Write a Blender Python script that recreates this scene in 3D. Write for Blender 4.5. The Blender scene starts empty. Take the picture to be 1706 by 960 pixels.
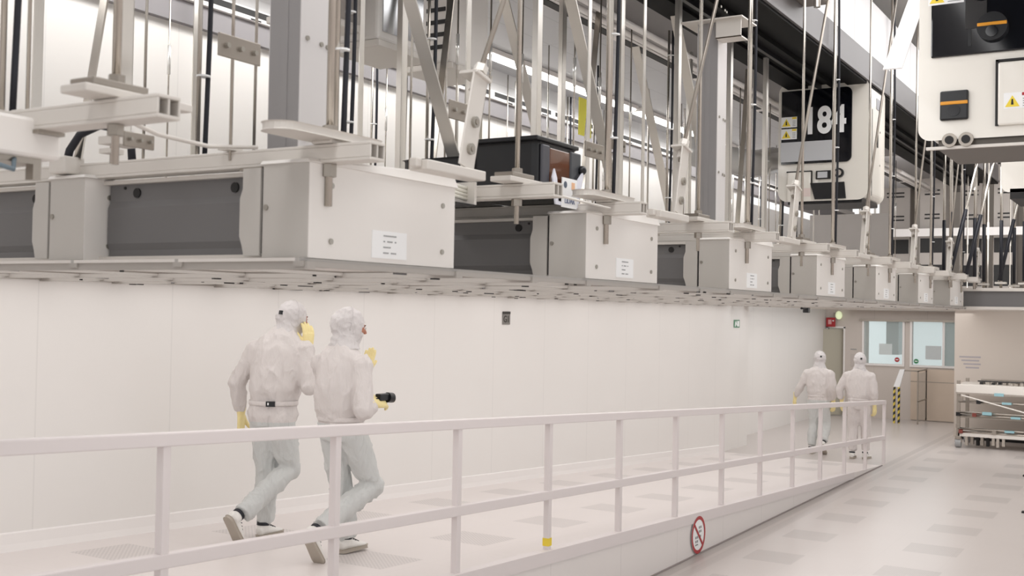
import bpy, math, random
import numpy as np
from mathutils import Vector, Matrix, noise
random.seed(7)
C = bpy.context.scene.collection
PI = math.pi
V = Vector

# ------------------------------------------------------------------ materials
MATS = {}
def mat(name, col, rough=.5, metal=0.0, emit=None, es=1.0, bump=0.0, bscale=40, var=0.0, vscale=3, spec=None, alpha=None, trans=0.0, coat=0.0):
    if name in MATS: return MATS[name]
    m = bpy.data.materials.new(name); m.use_nodes = True
    nt = m.node_tree; b = nt.nodes['Principled BSDF']
    c = tuple((x/255.0)**2.2 for x in col) + (1,)
    b.inputs['Base Color'].default_value = c
    b.inputs['Roughness'].default_value = rough
    b.inputs['Metallic'].default_value = metal
    if spec is not None: b.inputs['Specular IOR Level'].default_value = spec
    if coat: b.inputs['Coat Weight'].default_value = coat
    if emit:
        b.inputs['Emission Color'].default_value = tuple((x/255.0)**2.2 for x in emit)+(1,)
        b.inputs['Emission Strength'].default_value = es
    if alpha is not None: b.inputs['Alpha'].default_value = alpha
    if trans: b.inputs['Transmission Weight'].default_value = trans
    tc = nt.nodes.new('ShaderNodeTexCoord')
    nz = nt.nodes.new('ShaderNodeTexNoise'); nz.inputs['Scale'].default_value = vscale
    nz.inputs['Detail'].default_value = 4
    nt.links.new(tc.outputs['Object'], nz.inputs['Vector'])
    if var:
        mr = nt.nodes.new('ShaderNodeMapRange'); mr.inputs['To Min'].default_value = 1-var; mr.inputs['To Max'].default_value = 1+var*.4
        nt.links.new(nz.outputs['Fac'], mr.inputs['Value'])
        mx = nt.nodes.new('ShaderNodeMix'); mx.data_type = 'RGBA'; mx.blend_type = 'MULTIPLY'
        mx.inputs['Factor'].default_value = 1; mx.inputs['A'].default_value = c
        nt.links.new(mr.outputs['Result'], mx.inputs['B']); nt.links.new(mx.outputs['Result'], b.inputs['Base Color'])
    if bump:
        n2 = nt.nodes.new('ShaderNodeTexNoise'); n2.inputs['Scale'].default_value = bscale; n2.inputs['Detail'].default_value = 3
        nt.links.new(tc.outputs['Object'], n2.inputs['Vector'])
        bp = nt.nodes.new('ShaderNodeBump'); bp.inputs['Strength'].default_value = bump; bp.inputs['Distance'].default_value = .01
        nt.links.new(n2.outputs['Fac'], bp.inputs['Height']); nt.links.new(bp.outputs['Normal'], b.inputs['Normal'])
    MATS[name] = m
    return m

def math_node(nt, op, a, b=None, clamp=False):
    n = nt.nodes.new('ShaderNodeMath'); n.operation = op; n.use_clamp = clamp
    for i, x in enumerate((a, b)):
        if x is None: continue
        if isinstance(x, (int, float)): n.inputs[i].default_value = x
        else: nt.links.new(x, n.inputs[i])
    return n.outputs[0]

def lines_mat(name, col, axis, pitch, off, width, dark=.9, rough=.5, axis2=None, pitch2=1, off2=0, var=.04):
    """painted panel with fine joints at a real pitch"""
    m = mat(name, col, rough)
    nt = m.node_tree; b = nt.nodes['Principled BSDF']
    tc = nt.nodes.new('ShaderNodeTexCoord'); sp = nt.nodes.new('ShaderNodeSeparateXYZ')
    nt.links.new(tc.outputs['Object'], sp.inputs[0])
    def ln(ax, p, o):
        f = math_node(nt, 'FRACT', math_node(nt, 'DIVIDE', math_node(nt, 'SUBTRACT', sp.outputs[ax], o), p))
        return math_node(nt, 'LESS_THAN', f, width/p)
    a = ln(axis, pitch, off)
    if axis2 is not None: a = math_node(nt, 'MAXIMUM', a, ln(axis2, pitch2, off2))
    nz = nt.nodes.new('ShaderNodeTexNoise'); nz.inputs['Scale'].default_value = .8
    nt.links.new(tc.outputs['Object'], nz.inputs['Vector'])
    k = math_node(nt, 'MULTIPLY', a, 1-dark)
    v = math_node(nt, 'SUBTRACT', 1.0, k)
    v = math_node(nt, 'SUBTRACT', v, math_node(nt, 'MULTIPLY', nz.outputs['Fac'], var))
    mx = nt.nodes.new('ShaderNodeMix'); mx.data_type = 'RGBA'; mx.blend_type = 'MULTIPLY'; mx.inputs['Factor'].default_value = 1
    mx.inputs['A'].default_value = b.inputs['Base Color'].default_value[:]
    nt.links.new(v, mx.inputs['B']); nt.links.new(mx.outputs['Result'], b.inputs['Base Color'])
    return m

def floor_mat(name, col, tiles, rough, strips=()):
    """vinyl floor, tiles = (x0, px, wx, y0, py, wy) perforated squares"""
    m = mat(name, col, rough, var=.05, vscale=1.2)
    nt = m.node_tree; b = nt.nodes['Principled BSDF']
    src = b.inputs['Base Color'].links[0].from_socket
    tc = nt.nodes.new('ShaderNodeTexCoord'); sp = nt.nodes.new('ShaderNodeSeparateXYZ')
    nt.links.new(tc.outputs['Object'], sp.inputs[0])
    X, Y = sp.outputs[0], sp.outputs[1]
    acc = None
    for (x0, px, wx, y0, y1) in tiles:
        fx = math_node(nt, 'FRACT', math_node(nt, 'DIVIDE', math_node(nt, 'SUBTRACT', X, x0), px))
        a = math_node(nt, 'LESS_THAN', fx, wx/px)
        a = math_node(nt, 'MULTIPLY', a, math_node(nt, 'GREATER_THAN', Y, y0))
        a = math_node(nt, 'MULTIPLY', a, math_node(nt, 'LESS_THAN', Y, y1))
        acc = a if acc is None else math_node(nt, 'MAXIMUM', acc, a)
    # the punched holes: rows of small dark dots
    hx = math_node(nt, 'SINE', math_node(nt, 'MULTIPLY', X, 2*PI/.035)); hy = math_node(nt, 'SINE', math_node(nt, 'MULTIPLY', Y, 2*PI/.035))
    dots = math_node(nt, 'GREATER_THAN', math_node(nt, 'MULTIPLY', hx, hy), .25)
    k = math_node(nt, 'MULTIPLY', acc, math_node(nt, 'ADD', .10, math_node(nt, 'MULTIPLY', dots, .17)))
    for (y0, y1, d) in strips:
        s = math_node(nt, 'MULTIPLY', math_node(nt, 'GREATER_THAN', Y, y0), math_node(nt, 'LESS_THAN', Y, y1))
        k = math_node(nt, 'ADD', k, math_node(nt, 'MULTIPLY', s, d))
    # tile joints
    for S, o in ((X, .0), (Y, .02)):
        f = math_node(nt, 'FRACT', math_node(nt, 'DIVIDE', math_node(nt, 'SUBTRACT', S, o), .64))
        k = math_node(nt, 'ADD', k, math_node(nt, 'MULTIPLY', math_node(nt, 'LESS_THAN', f, .008), .05))
    v = math_node(nt, 'SUBTRACT', 1.0, k)
    mx = nt.nodes.new('ShaderNodeMix'); mx.data_type = 'RGBA'; mx.blend_type = 'MULTIPLY'; mx.inputs['Factor'].default_value = 1
    nt.links.new(src, mx.inputs['A']); nt.links.new(v, mx.inputs['B']); nt.links.new(mx.outputs['Result'], b.inputs['Base Color'])
    return m

WHITE = mat('white_paint', (238,233,230), .4)
RAILW = mat('railing_paint', (226,218,217), .45)
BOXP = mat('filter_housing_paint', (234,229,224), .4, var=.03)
BOXS = mat('filter_shaded_side', (190,185,179), .45)  # housing colour darkened, shade of the camera-facing sides put into it
GREY = mat('filter_body_grey', (112,110,110), .5, var=.05)
ALU = mat('anodised_aluminium', (222,217,210), .28, .75, var=.06, vscale=9)
PROF = mat('extruded_profile', (216,210,203), .42, .15)
STEEL = mat('stainless_steel', (190,183,174), .22, .9, var=.1, vscale=6)
STEELD = mat('dull_zinc', (160,152,143), .35, .8, var=.12, vscale=12)
DARK = mat('dark_slot', (34,32,32), .6)
BLACK = mat('black_plastic', (24,24,27), .35)
BLACKR = mat('black_rubber', (28,29,38), .5)
TRACKB = mat('black_track', (12,11,11), .6, spec=.15, var=.2, vscale=4)
TRACKG = mat('grey_track_flange', (112,109,110), .45)
TRACKW = mat('white_track_web', (226,223,224), .5)
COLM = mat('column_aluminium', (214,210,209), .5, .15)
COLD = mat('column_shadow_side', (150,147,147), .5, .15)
PAPER = mat('white_paper', (245,245,245), .7)
INK = mat('faint_print', (150,150,150), .7)
SCREW = mat('screw_zinc', (165,160,152), .35, .7)
SUIT = mat('cleanroom_cloth', (217,210,207), .8, bump=.06, bscale=60, spec=.2)
TROU = mat('cleanroom_trouser_cloth', (206,207,205), .8, bump=.06, bscale=60, spec=.2)
HOODM = mat('hood_cloth', (212,207,206), .8, bump=.06, bscale=50, spec=.2)
GLOVE = mat('latex_glove', (240,222,160), .45, bump=.15, bscale=120)
SKIN = mat('skin', (176,120,98), .5)
SHOE = mat('white_shoe', (236,233,228), .5)
SOLE = mat('shoe_sole', (178,168,156), .7)
YEL = mat('yellow_tape', (240,212,70), .6)
ORANGE = mat('amber_plastic', (224,150,40), .4)
REDM = mat('red_sign', (170,42,48), .5)
REDS = mat('red_ring', (172,56,60), .5)
GREENS = mat('green_sign', (92,140,112), .5)
VEH = mat('vehicle_shell', (236,231,222), .35, coat=.3)
VEHS = mat('vehicle_shell_grey', (196,197,200), .4)
GLASS = mat('smoked_window', (20,21,26), .08, spec=.6)
CYAN = mat('blue_tape', (140,178,186), .6)
BROWN = mat('amber_pod_door', (98,52,24), .12, coat=.6, var=.5, vscale=18)

for cm in (SUIT, TROU, HOODM):                     # long soft creases in the cloth
    nt = cm.node_tree; b = nt.nodes['Principled BSDF']
    tc = nt.nodes.new('ShaderNodeTexCoord'); mp = nt.nodes.new('ShaderNodeMapping'); mp.inputs['Scale'].default_value = (1,1,.33)
    n2 = nt.nodes.new('ShaderNodeTexNoise'); n2.inputs['Scale'].default_value = 15; n2.inputs['Detail'].default_value = 3; n2.inputs['Distortion'].default_value = 1.2
    nt.links.new(tc.outputs['Object'], mp.inputs['Vector']); nt.links.new(mp.outputs['Vector'], n2.inputs['Vector'])
    bp = nt.nodes.new('ShaderNodeBump'); bp.inputs['Strength'].default_value = .55; bp.inputs['Distance'].default_value = .03
    nt.links.new(n2.outputs['Fac'], bp.inputs['Height'])
    old = b.inputs['Normal'].links[0].from_node; nt.links.new(bp.outputs['Normal'], old.inputs['Normal'])
# ------------------------------------------------------------------ mesh builder
class MB:
    def __init__(s): s.v = []; s.f = []; s.m = []; s.mats = []
    def mi(s, m):
        if m not in s.mats: s.mats.append(m)
        return s.mats.index(m)
    def add(s, vs, fs, m):
        o = len(s.v); s.v += [tuple(v) for v in vs]; k = s.mi(m)
        for f in fs: s.f.append(tuple(i+o for i in f)); s.m.append(k)
        return s
    def box(s, a, b, m, mtx=None):
        (x0,y0,z0),(x1,y1,z1) = a, b
        vs = [V((x,y,z)) for x in (x0,x1) for y in (y0,y1) for z in (z0,z1)]
        if mtx: vs = [mtx @ v for v in vs]
        return s.add(vs, [(0,1,3,2),(4,6,7,5),(0,4,5,1),(2,3,7,6),(0,2,6,4),(1,5,7,3)], m)
    def prism(s, poly, axis, a, b, m, mtx=None):
        """poly in the two other axes (cyclic order), extruded along axis a..b"""
        n = len(poly); vs = []
        for t in (a, b):
            for (p, q) in poly:
                c = {0:(t,p,q),1:(p,t,q),2:(p,q,t)}[axis]; vs.append(mtx @ V(c) if mtx else V(c))
        fs = [tuple(range(n)), tuple(range(2*n-1, n-1, -1))] + [(i,(i+1)%n,n+(i+1)%n,n+i) for i in range(n)]
        return s.add(vs, fs, m)
    def tube(s, pts, r, m, n=10, caps=True, ell=None, ref=None):
        """swept tube; r number or list; ell list of (ra, rb) with ref direction for ra"""
        pts = [V(p) for p in pts]; k = len(pts)
        rs = r if isinstance(r, (list, tuple)) else [r]*k
        vs = []; prev = None
        for i, p in enumerate(pts):
            t = (pts[min(i+1,k-1)] - pts[max(i-1,0)]).normalized()
            if ref is not None: a = V(ref)
            else: a = prev if prev is not None else (V((0,0,1)) if abs(t.z) < .9 else V((1,0,0)))
            a = (a - t*a.dot(t)).normalized(); b = t.cross(a); prev = a
            ra, rb = (ell[i] if ell else (rs[i], rs[i]))
            for j in range(n):
                th = 2*PI*j/n; vs.append(p + a*(ra*math.cos(th)) + b*(rb*math.sin(th)))
        fs = []
        for i in range(k-1):
            for j in range(n):
                fs.append((i*n+j, i*n+(j+1)%n, (i+1)*n+(j+1)%n, (i+1)*n+j))
        if caps: fs.append(tuple(range(n-1,-1,-1))); fs.append(tuple((k-1)*n+j for j in range(n)))
        return s.add(vs, fs, m)
    def ball(s, c, r, m, n=14, k=9, mtx=None):
        r = r if isinstance(r, (tuple, list)) else (r,r,r); vs = [V((0,0,-1))]
        for i in range(1, k):
            ph = -PI/2 + PI*i/k
            for j in range(n): vs.append(V((math.cos(ph)*math.cos(2*PI*j/n), math.cos(ph)*math.sin(2*PI*j/n), math.sin(ph))))
        vs.append(V((0,0,1)))
        vs = [V((v.x*r[0], v.y*r[1], v.z*r[2])) for v in vs]
        if mtx: vs = [mtx @ v for v in vs]
        vs = [v + V(c) for v in vs]; fs = []
        for j in range(n): fs.append((0, 1+(j+1)%n, 1+j)); fs.append((len(vs)-1, 1+(k-2)*n+j, 1+(k-2)*n+(j+1)%n))
        for i in range(k-2):
            for j in range(n): fs.append((1+i*n+j, 1+i*n+(j+1)%n, 1+(i+1)*n+(j+1)%n, 1+(i+1)*n+j))
        return s.add(vs, fs, m)
    def mesh(s, name):
        me = bpy.data.meshes.new(name); me.from_pydata(s.v, [], s.f)
        for m in s.mats: me.materials.append(m)
        me.polygons.foreach_set('material_index', s.m); me.update()
        return me
    def build(s, name, parent=None, loc=None, smooth=False, bevel=0, seg=2, auto=True):
        me = s.mesh(name); o = bpy.data.objects.new(name, me); C.objects.link(o)
        if parent is not None: o.parent = parent
        if loc is not None: o.location = loc
        if smooth: me.polygons.foreach_set('use_smooth', [True]*len(me.polygons))
        if bevel:
            b = o.modifiers.new('edge', 'BEVEL'); b.width = bevel; b.segments = seg; b.limit_method = 'ANGLE'; b.angle_limit = .7
        return o

def rod(a, b, r, m, n=10): return MB().tube([a, b], r, m, n)
def tag(o, label, cat, group=None, kind=None):
    o['label'] = label; o['category'] = cat
    if group: o['group'] = group
    if kind: o['kind'] = kind
    return o
def thing(name, loc, label, cat, group=None, rz=0):
    o = bpy.data.objects.new(name, None); C.objects.link(o); o.location = loc; o.rotation_euler = (0,0,rz); o.empty_display_size = .1
    return tag(o, label, cat, group)
def struct(o): o['kind'] = 'structure'; return o
def dup(root, loc, label, group=None):
    r = root.copy(); C.objects.link(r); r.location = loc; r['label'] = label
    if group: r['group'] = group
    for ch in list(root.children):
        c = ch.copy(); C.objects.link(c); c.parent = r
        for g in ch.children:
            d = g.copy(); C.objects.link(d); d.parent = c
    return r
ORD = ['first','second','third','fourth','fifth','sixth','seventh','eighth','ninth','tenth','eleventh','twelfth']
MNX = Matrix(((0,0,-1),(-1,0,0),(0,1,0))).to_4x4()     # text plane facing -x (right = -y)
MNY = Matrix(((1,0,0),(0,0,-1),(0,1,0))).to_4x4()      # facing -y (right = +x)
def text_mesh(name, body, size, m, sx=1, bold=0, align='CENTER'):
    cu = bpy.data.curves.new(name, 'FONT'); cu.body = body; cu.size = size; cu.offset = bold; cu.align_x = align; cu.align_y = 'CENTER'; cu.extrude = .0015
    t = bpy.data.objects.new(name, cu); C.objects.link(t)
    bpy.context.view_layer.update()
    me = bpy.data.meshes.new_from_object(t.evaluated_get(bpy.context.evaluated_depsgraph_get()))
    bpy.data.objects.remove(t); bpy.data.curves.remove(cu)
    for v in me.vertices: v.co.x *= sx
    me.materials.clear(); me.materials.append(m)
    o = bpy.data.objects.new(name, me); C.objects.link(o); return o

# ------------------------------------------------------------------ camera
cd = bpy.data.cameras.new('camera'); cam = bpy.data.objects.new('camera', cd); C.objects.link(cam)
RR = Matrix(((0.51465695,-0.02640454,-0.85698951),(-0.85720736,0.00513026,-0.51494584),(0.01799349,0.99963817,-0.01999384)))
# camera looks along -Z: columns are right, up, back
RR = Matrix((RR[0], RR[1], RR[2]))
cam.matrix_world = Matrix.Translation((0,0,2.4)) @ RR.to_4x4()
cd.sensor_width = 36; cd.lens = 1850/1706*36; cd.clip_end = 200; cd.clip_start = .05
cd.dof.use_dof = True; cd.dof.focus_distance = 10.5; cd.dof.aperture_fstop = 4.0
bpy.context.scene.camera = cam

# ------------------------------------------------------------------ setting
RX0, RX1, SL = -4.0, 18.5, .051
def rz_(x): return max(0.0, SL*(RX1-x))
YW = 6.8; XF = 27.1
FLM = floor_mat('hall_floor_vinyl', (197,189,185), [(10.63,1.28,.5,1.9,2.43),(10.6,1.28,.5,3.19,3.68)], .28, [(3.98,4.10,.17),(3.82,3.93,.09)])
struct(MB().box((-6,-9,-.1),(31,9,0), FLM).build('floor'))
RM = floor_mat('ramp_vinyl', (228,220,217), [(7.3,1.3,.5,4.6,5.12),(5.0,1.3,.5,5.95,6.5)], .35)
SIDE = lines_mat('ramp_side_panels', (234,228,225), 0, 1.25, 3.72, .008, .86, .5, var=.02)
mb = MB()
mb.add([(RX0,4.1,rz_(RX0)),(RX1,4.1,0.002),(RX1,YW,0.002),(RX0,YW,rz_(RX0)),(RX0,4.1,0),(RX0,YW,0)], [(0,1,2,3)], RM)
mb.add([(RX0,4.1,0.001),(RX1,4.1,0.001),(RX1,4.1,0.003),(RX0,4.1,rz_(RX0))], [(0,1,2,3)], SIDE)
mb.add([(RX0,4.1,0),(RX0,4.1,rz_(RX0)),(RX0,YW,rz_(RX0)),(RX0,YW,0)], [(0,1,2,3)], SIDE)
ramp = struct(mb.build('ramp'))
# kerb strip along the ramp edge and the dark skirting line at the floor
mb = MB(); d = .095
mb.add([(RX0,4.088,rz_(RX0)-d),(RX1-1.8,4.088,rz_(RX1-1.8)-d*.9),(RX1-1.8,4.088,rz_(RX1-1.8)+.012),(RX0,4.088,rz_(RX0)+.012),
        (RX0,4.17,rz_(RX0)-d),(RX1-1.8,4.17,rz_(RX1-1.8)-d*.9),(RX1-1.8,4.17,rz_(RX1-1.8)+.012),(RX0,4.17,rz_(RX0)+.012)],
       [(0,1,2,3),(3,2,6,7),(1,5,6,2)], RAILW)
struct(mb.build('trim_1', bevel=.003))
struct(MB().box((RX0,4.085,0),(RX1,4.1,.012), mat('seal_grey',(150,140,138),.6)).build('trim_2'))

WALLM = lines_mat('wall_panels', (236,232,228), 0, 1.2, .12, .012, .93, .45, var=.05)
XJ = 19.8; YW2 = 7.36
struct(MB().box((-6,YW,0),(XJ,YW+.15,4.62), WALLM).box((XJ-.15,YW+.15,0),(XJ,YW2,4.62), WALLM).box((XJ-.15,YW2,0),(XF+.2,YW2+.15,4.62), WALLM).build('wall_left'))
mb = MB()                                          # coved baseboard on the ramp
mb.prism([(YW-.0,0),(YW-.035,0.0),(YW-.02,.05),(YW-.012,.12),(YW,.13)], 0, 0, 1, WHITE)
vs = []
for (x, y, z) in mb.v: xx = RX0 if x == 0 else RX1; vs.append((xx, y, z+rz_(xx)))
mb.v = vs; struct(mb.build('baseboard_left'))
UPW = lines_mat('upper_wall_panels', (205,204,205), 0, 2.4, .3, .015, .9, .5, 2, .35, .1)
GFAS = mat('grey_fascia', (138,134,136), .5)
struct(MB().box((-6,YW-.06,4.62),(XF,YW+.1,4.80), GFAS).build('trim_3'))
mb = MB().box((-6,YW-.1,4.80),(XF,YW+.1,4.90), WHITE)
x = -2.0
while x < 24:
    L = 1.3+.5*random.random(); mb.box((x,YW-.104,4.835),(x+L,YW-.1,4.885), DARK); x += L+.12
x = 1.0
while x < 22:
    mb.box((x,YW-.105,4.805),(x+.12,YW-.1,4.815), DARK); x += .83
struct(mb.build('trim_4'))
struct(MB().box((-6,YW-.05,4.90),(XF,YW+.1,5.3), UPW).build('wall_upper'))
# white housing of the far transport track, under-side seen from below
HOUS = lines_mat('track_housing_panels', (190,190,193), 0, 1.6, .4, .012, .8, .45, 1, .5, .1)
struct(MB().box((-6,4.86,5.16),(XF,YW-.05,5.3), HOUS).build('ceiling_soffit'))
mb = MB().box((-6,4.7,5.12),(XF,4.86,5.34), WHITE)
x = -1
while x < 24:
    mb.box((x,4.74,5.112),(x+2.0,4.84,5.122), DARK); x += 2.2
struct(mb.build('trim_5'))
struct(MB().box((-6,4.25,5.3),(XF,4.7,5.5), mat('mid_grey_sheet',(140,137,137),.5)).build('trim_6'))
struct(MB().box((-6,-9,6.6),(XF+4,YW+.2,6.7), mat('high_ceiling',(222,218,214),.6)).build('ceiling'))
# strip light under the soffit
for i, x in enumerate((2.2, 6.0, 9.8, 13.6, 17.4)):
    t = thing('strip_light', (x, 6.28, 5.155), 'bright white strip light under the soffit, %s from the near end' % ORD[i], 'light', 'strip lights above the wall')
    MB().box((0,-.09,-.05),(3.7,.09,0), WHITE).build('housing', t)
    MB().box((.05,-.07,-.07),(3.65,.07,-.05), mat('tube_glow',(255,255,255),.5,emit=(255,252,246),es=6)).build('diffuser', t)

# far wall with its door and two windows
FW = lines_mat('far_wall_panels', (205,195,187), 1, 1.2, .2, .012, .9, .5, var=.05)
def wall_with_holes(x, y0, y1, z0, z1, holes, m, th=.12):
    ys = sorted({y0, y1, *[h[0] for h in holes], *[h[1] for h in holes]}); zs = sorted({z0, z1, *[h[2] for h in holes], *[h[3] for h in holes]})
    mb = MB()
    for a, b in zip(ys, ys[1:]):
        for c, d in zip(zs, zs[1:]):
            if any(h[0] <= (a+b)/2 <= h[1] and h[2] <= (c+d)/2 <= h[3] for h in holes): continue
            mb.box((x,a,c),(x+th,b,d), m)
    return mb
DO = (6.78, 7.33, 0, 2.11)
holes = [(6.30,6.72,0,2.11), (5.56,6.24-.02,1.29,2.29), (4.4,5.36,1.29,2.30)]
holes = [(6.93,7.30,0,2.11), (5.56,6.44,1.29,2.29), (4.2,5.34,1.29,2.30)]
struct(wall_with_holes(XF, -9, YW2, 0, 3.0, holes, FW).build('wall_far'))
# upper technical wall behind the hangers
TWM = lines_mat('technical_wall', (176,168,160), 1, .9, .1, .03, .6, .5, var=.1)
struct(MB().box((XF+3,-9,3.0),(XF+3.1,YW,6.6), TWM).build('wall_technical'))
struct(MB().box((XF,-9,2.98),(XF+3,YW,3.04), FW).build('ceiling_far'))
# room behind the windows; its back wall glows in place of room light
ROOMM = mat('cyan_room_glow', (205,220,222), .6, emit=(212,224,226), es=.75)
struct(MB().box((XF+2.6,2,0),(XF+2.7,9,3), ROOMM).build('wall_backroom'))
mb = MB().box((XF+1.9,4.6,.9),(XF+2.5,5.0,2.6), mat('teal_grey',(158,178,178),.5)).box((XF+1.9,6.05,1.45),(XF+2.5,6.35,2.6), mat('teal_grey2',(150,162,162),.5))
struct(mb.build('trim_7'))
def window(n, y0, y1, z0, z1, mull=False):
    x = XF-.03
    o = struct(MB().box((x,y0-.05,z0-.05),(x+.06,y0,z1+.05),WHITE).box((x,y1,z0-.05),(x+.06,y1+.05,z1+.05),WHITE).box((x,y0,z0-.05),(x+.06,y1,z0),WHITE).box((x,y0,z1),(x+.06,y1,z1+.05),WHITE).build(n, bevel=.004))
    g = MB().box((x+.03,y0,z0),(x+.036,y1,z1), mat('window_glass',(225,236,236),.05,alpha=.25)).build('pane', o)
    MB().box((x-.04,y0-.12,z1+.0),(x,y1+.1,z1+.05), STEELD).build('sliding_track', o)
    if mull: MB().box((x,y0+.42,z0),(x+.05,y0+.47,z1), WHITE).build('mullion', o)
    return o
w1 = window('window_1', 5.56, 6.44, 1.29, 2.29); w2 = window('window_2', 4.2, 5.34, 1.29, 2.30, True)
def disc_sign(name, c, r, m, label, parent=None):
    t = MB().tube([(c[0],c[1],c[2]),(c[0]-.006,c[1],c[2])], r, m, 24).build(name)
    return tag(t, label, 'sign')
s = disc_sign('round_sign', (XF-.045,5.67,1.40), .055, REDM, 'small round red sign on the lower corner of the left window')
MB().box((XF-.0525,5.64,1.39),(XF-.0515,5.70,1.41), PAPER).build('white_bar', s)
s = disc_sign('round_sign', (XF-.045,5.24,1.38), .055, mat('green_disc',(58,132,84),.5), 'small round green sign on the lower corner of the right window')
MB().box((XF-.0525,5.21,1.37),(XF-.0515,5.27,1.39), PAPER).build('white_bar', s)
tag(MB().box((XF+.25,5.85,1.50),(XF+.26,6.15,1.76), PAPER).build('paper_notice'), 'white paper notice hanging behind the left window', 'notice')
tag(MB().box((XF+.3,4.75,1.42),(XF+.31,5.1,1.74), mat('pinkish_paper',(222,215,217),.6)).build('paper_notice'), 'pale paper notice hanging behind the right window', 'notice')
# stainless lower panel under window 2
struct(MB().box((XF-.03,3.6,.02),(XF,5.36,1.2), mat('stainless_skirt',(214,197,180),.3,.35,var=.15,vscale=1.5)).box((XF-.035,3.6,.9),(XF-.03,5.36,.915), STEELD).build('trim_8'))
# door
dr = struct(MB().box((XF-.02,6.89,0),(XF+.02,6.93,2.14),WHITE).box((XF-.02,7.30,0),(XF+.02,7.34,2.14),WHITE).box((XF-.02,6.89,2.11),(XF+.02,7.34,2.15),WHITE).build('door_1'))
mtx = Matrix.Translation((XF+.1,6.93,0)) @ Matrix.Rotation(math.radians(38),4,'Z')
MB().box((0,0,0.02),(.04,.62,2.08), mat('door_leaf',(182,176,160),.5), mtx).build('door_leaf', dr)
MB().ball((0,0,0), .035, STEEL, mtx=None).build('door_knob', dr, loc=(XF+.09,7.2,1.05), smooth=True)
struct(MB().box((XF+1.1,6.6,0),(XF+1.15,7.8,3), mat('dark_recess',(150,145,132),.7)).build('wall_doorway'))
# red fire sign + greenish lamp over the door
t = thing('fire_sign', (XF-.08,7.22,2.25), 'red projecting fire alarm sign on the wall above the open door', 'sign')
MB().box((-.01,-.11,-.11),(.01,.11,.11), REDM).build('panel', t, bevel=.003)
MB().box((-.014,-.02,-.05),(-.010,.06,.06), mat('pink_print',(226,170,170),.6)).box((-.014,-.08,.02),(-.010,-.04,.05), PAPER).build('pictogram', t)
t = thing('warning_lamp', (XF-.08,7.03,2.42), 'pale green round signal lamp on a bracket above the door', 'lamp')
MB().ball((0,0,0), (.07,.08,.10), mat('green_lamp',(226,236,196),.3,emit=(226,236,190),es=.5)).build('lens', t, smooth=True)
MB().box((.0,.02,-.1),(.05,.13,.06), STEELD).build('bracket', t)
t = tag(MB().box((XF-.01,6.62,1.60),(XF,6.76,1.62), INK).box((XF-.008,6.62,1.2),(XF,6.76,1.5), mat('pale_print',(196,186,180),.7)).build('door_notice'), 'narrow printed notice on the wall between door and window', 'notice')

# ------------------------------------------------------------------ lower ceiling over the ramp aisle
PITCH = 2.33; RP = 2.46; X0 = 3.25; ZC = 2.588; NJ = 3; JP = 1.31; KS = list(range(0, 7)); XS = 3.2
GRIDM = mat('grid_grey', (170,164,158), .5)
CEM = lines_mat('ceiling_panels', (222,216,210), 0, .605, .2, .02, .6, .5, 1, .655, 2.87, var=.05)
XE = X0+6*PITCH+1.4
struct(MB().box((XS,2.87,ZC-.015),(XE,YW,ZC-.002), CEM).build('ceiling_grid'))
mb = MB()
for k in range(0, 7):
    for dx in (-.04, .98, 1.68):
        x = X0+k*PITCH+dx; mb.box((x,2.84,ZC-.045),(x+.05,YW,ZC-.015), GRIDM)
for j in range(7):
    y = 2.85+j*.655; mb.box((XS,y,ZC-.035),(XE,y+.05,ZC-.015), GRIDM)
struct(mb.build('trim_9'))
mb = MB()                                             # clips, joint slots and bolt heads under the grid
for i in range(120):
    x = random.uniform(XS, XE-.2); y = 2.85+random.randrange(7)*.655+random.choice((0,.05)); L = random.choice((.02,.03,.09,.16))
    mb.box((x,y-.004,ZC-.043),(x+L,y+.004,ZC-.034), random.choice((DARK,GREY,GREY)))
for i in range(50):
    x = X0+random.randrange(0,7)*PITCH+random.choice((-.04,.98,1.68)); y = random.uniform(2.9,6.7)
    mb.box((x,y,ZC-.052),(x+.05,y+.02,ZC-.045), DARK)
struct(mb.build('trim_10'))
# grey end row closing the low ceiling and turning right
t = thing('end_duct', (XE,0,ZC), 'long grey duct with a light top rail closing the far end of the low ceiling', 'duct')
MB().box((-.05,-6,-.0),(.9,2.9,.24), GREY).build('casing', t)
MB().box((-.09,-6,.24),(.95,2.95,.29), PROF).build('top_rail', t)
MB().box((-.09,-6,-.045),(.95,2.95,0), PROF).build('bottom_rail', t)
struct(MB().box((XE+.9,-9,ZC-.04),(XF,YW,ZC-.0), lines_mat('far_ceiling_panels',(206,198,190),0,1.2,0,.03,.8,.5,1,1.2,0)).build('ceiling_back'))

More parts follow.
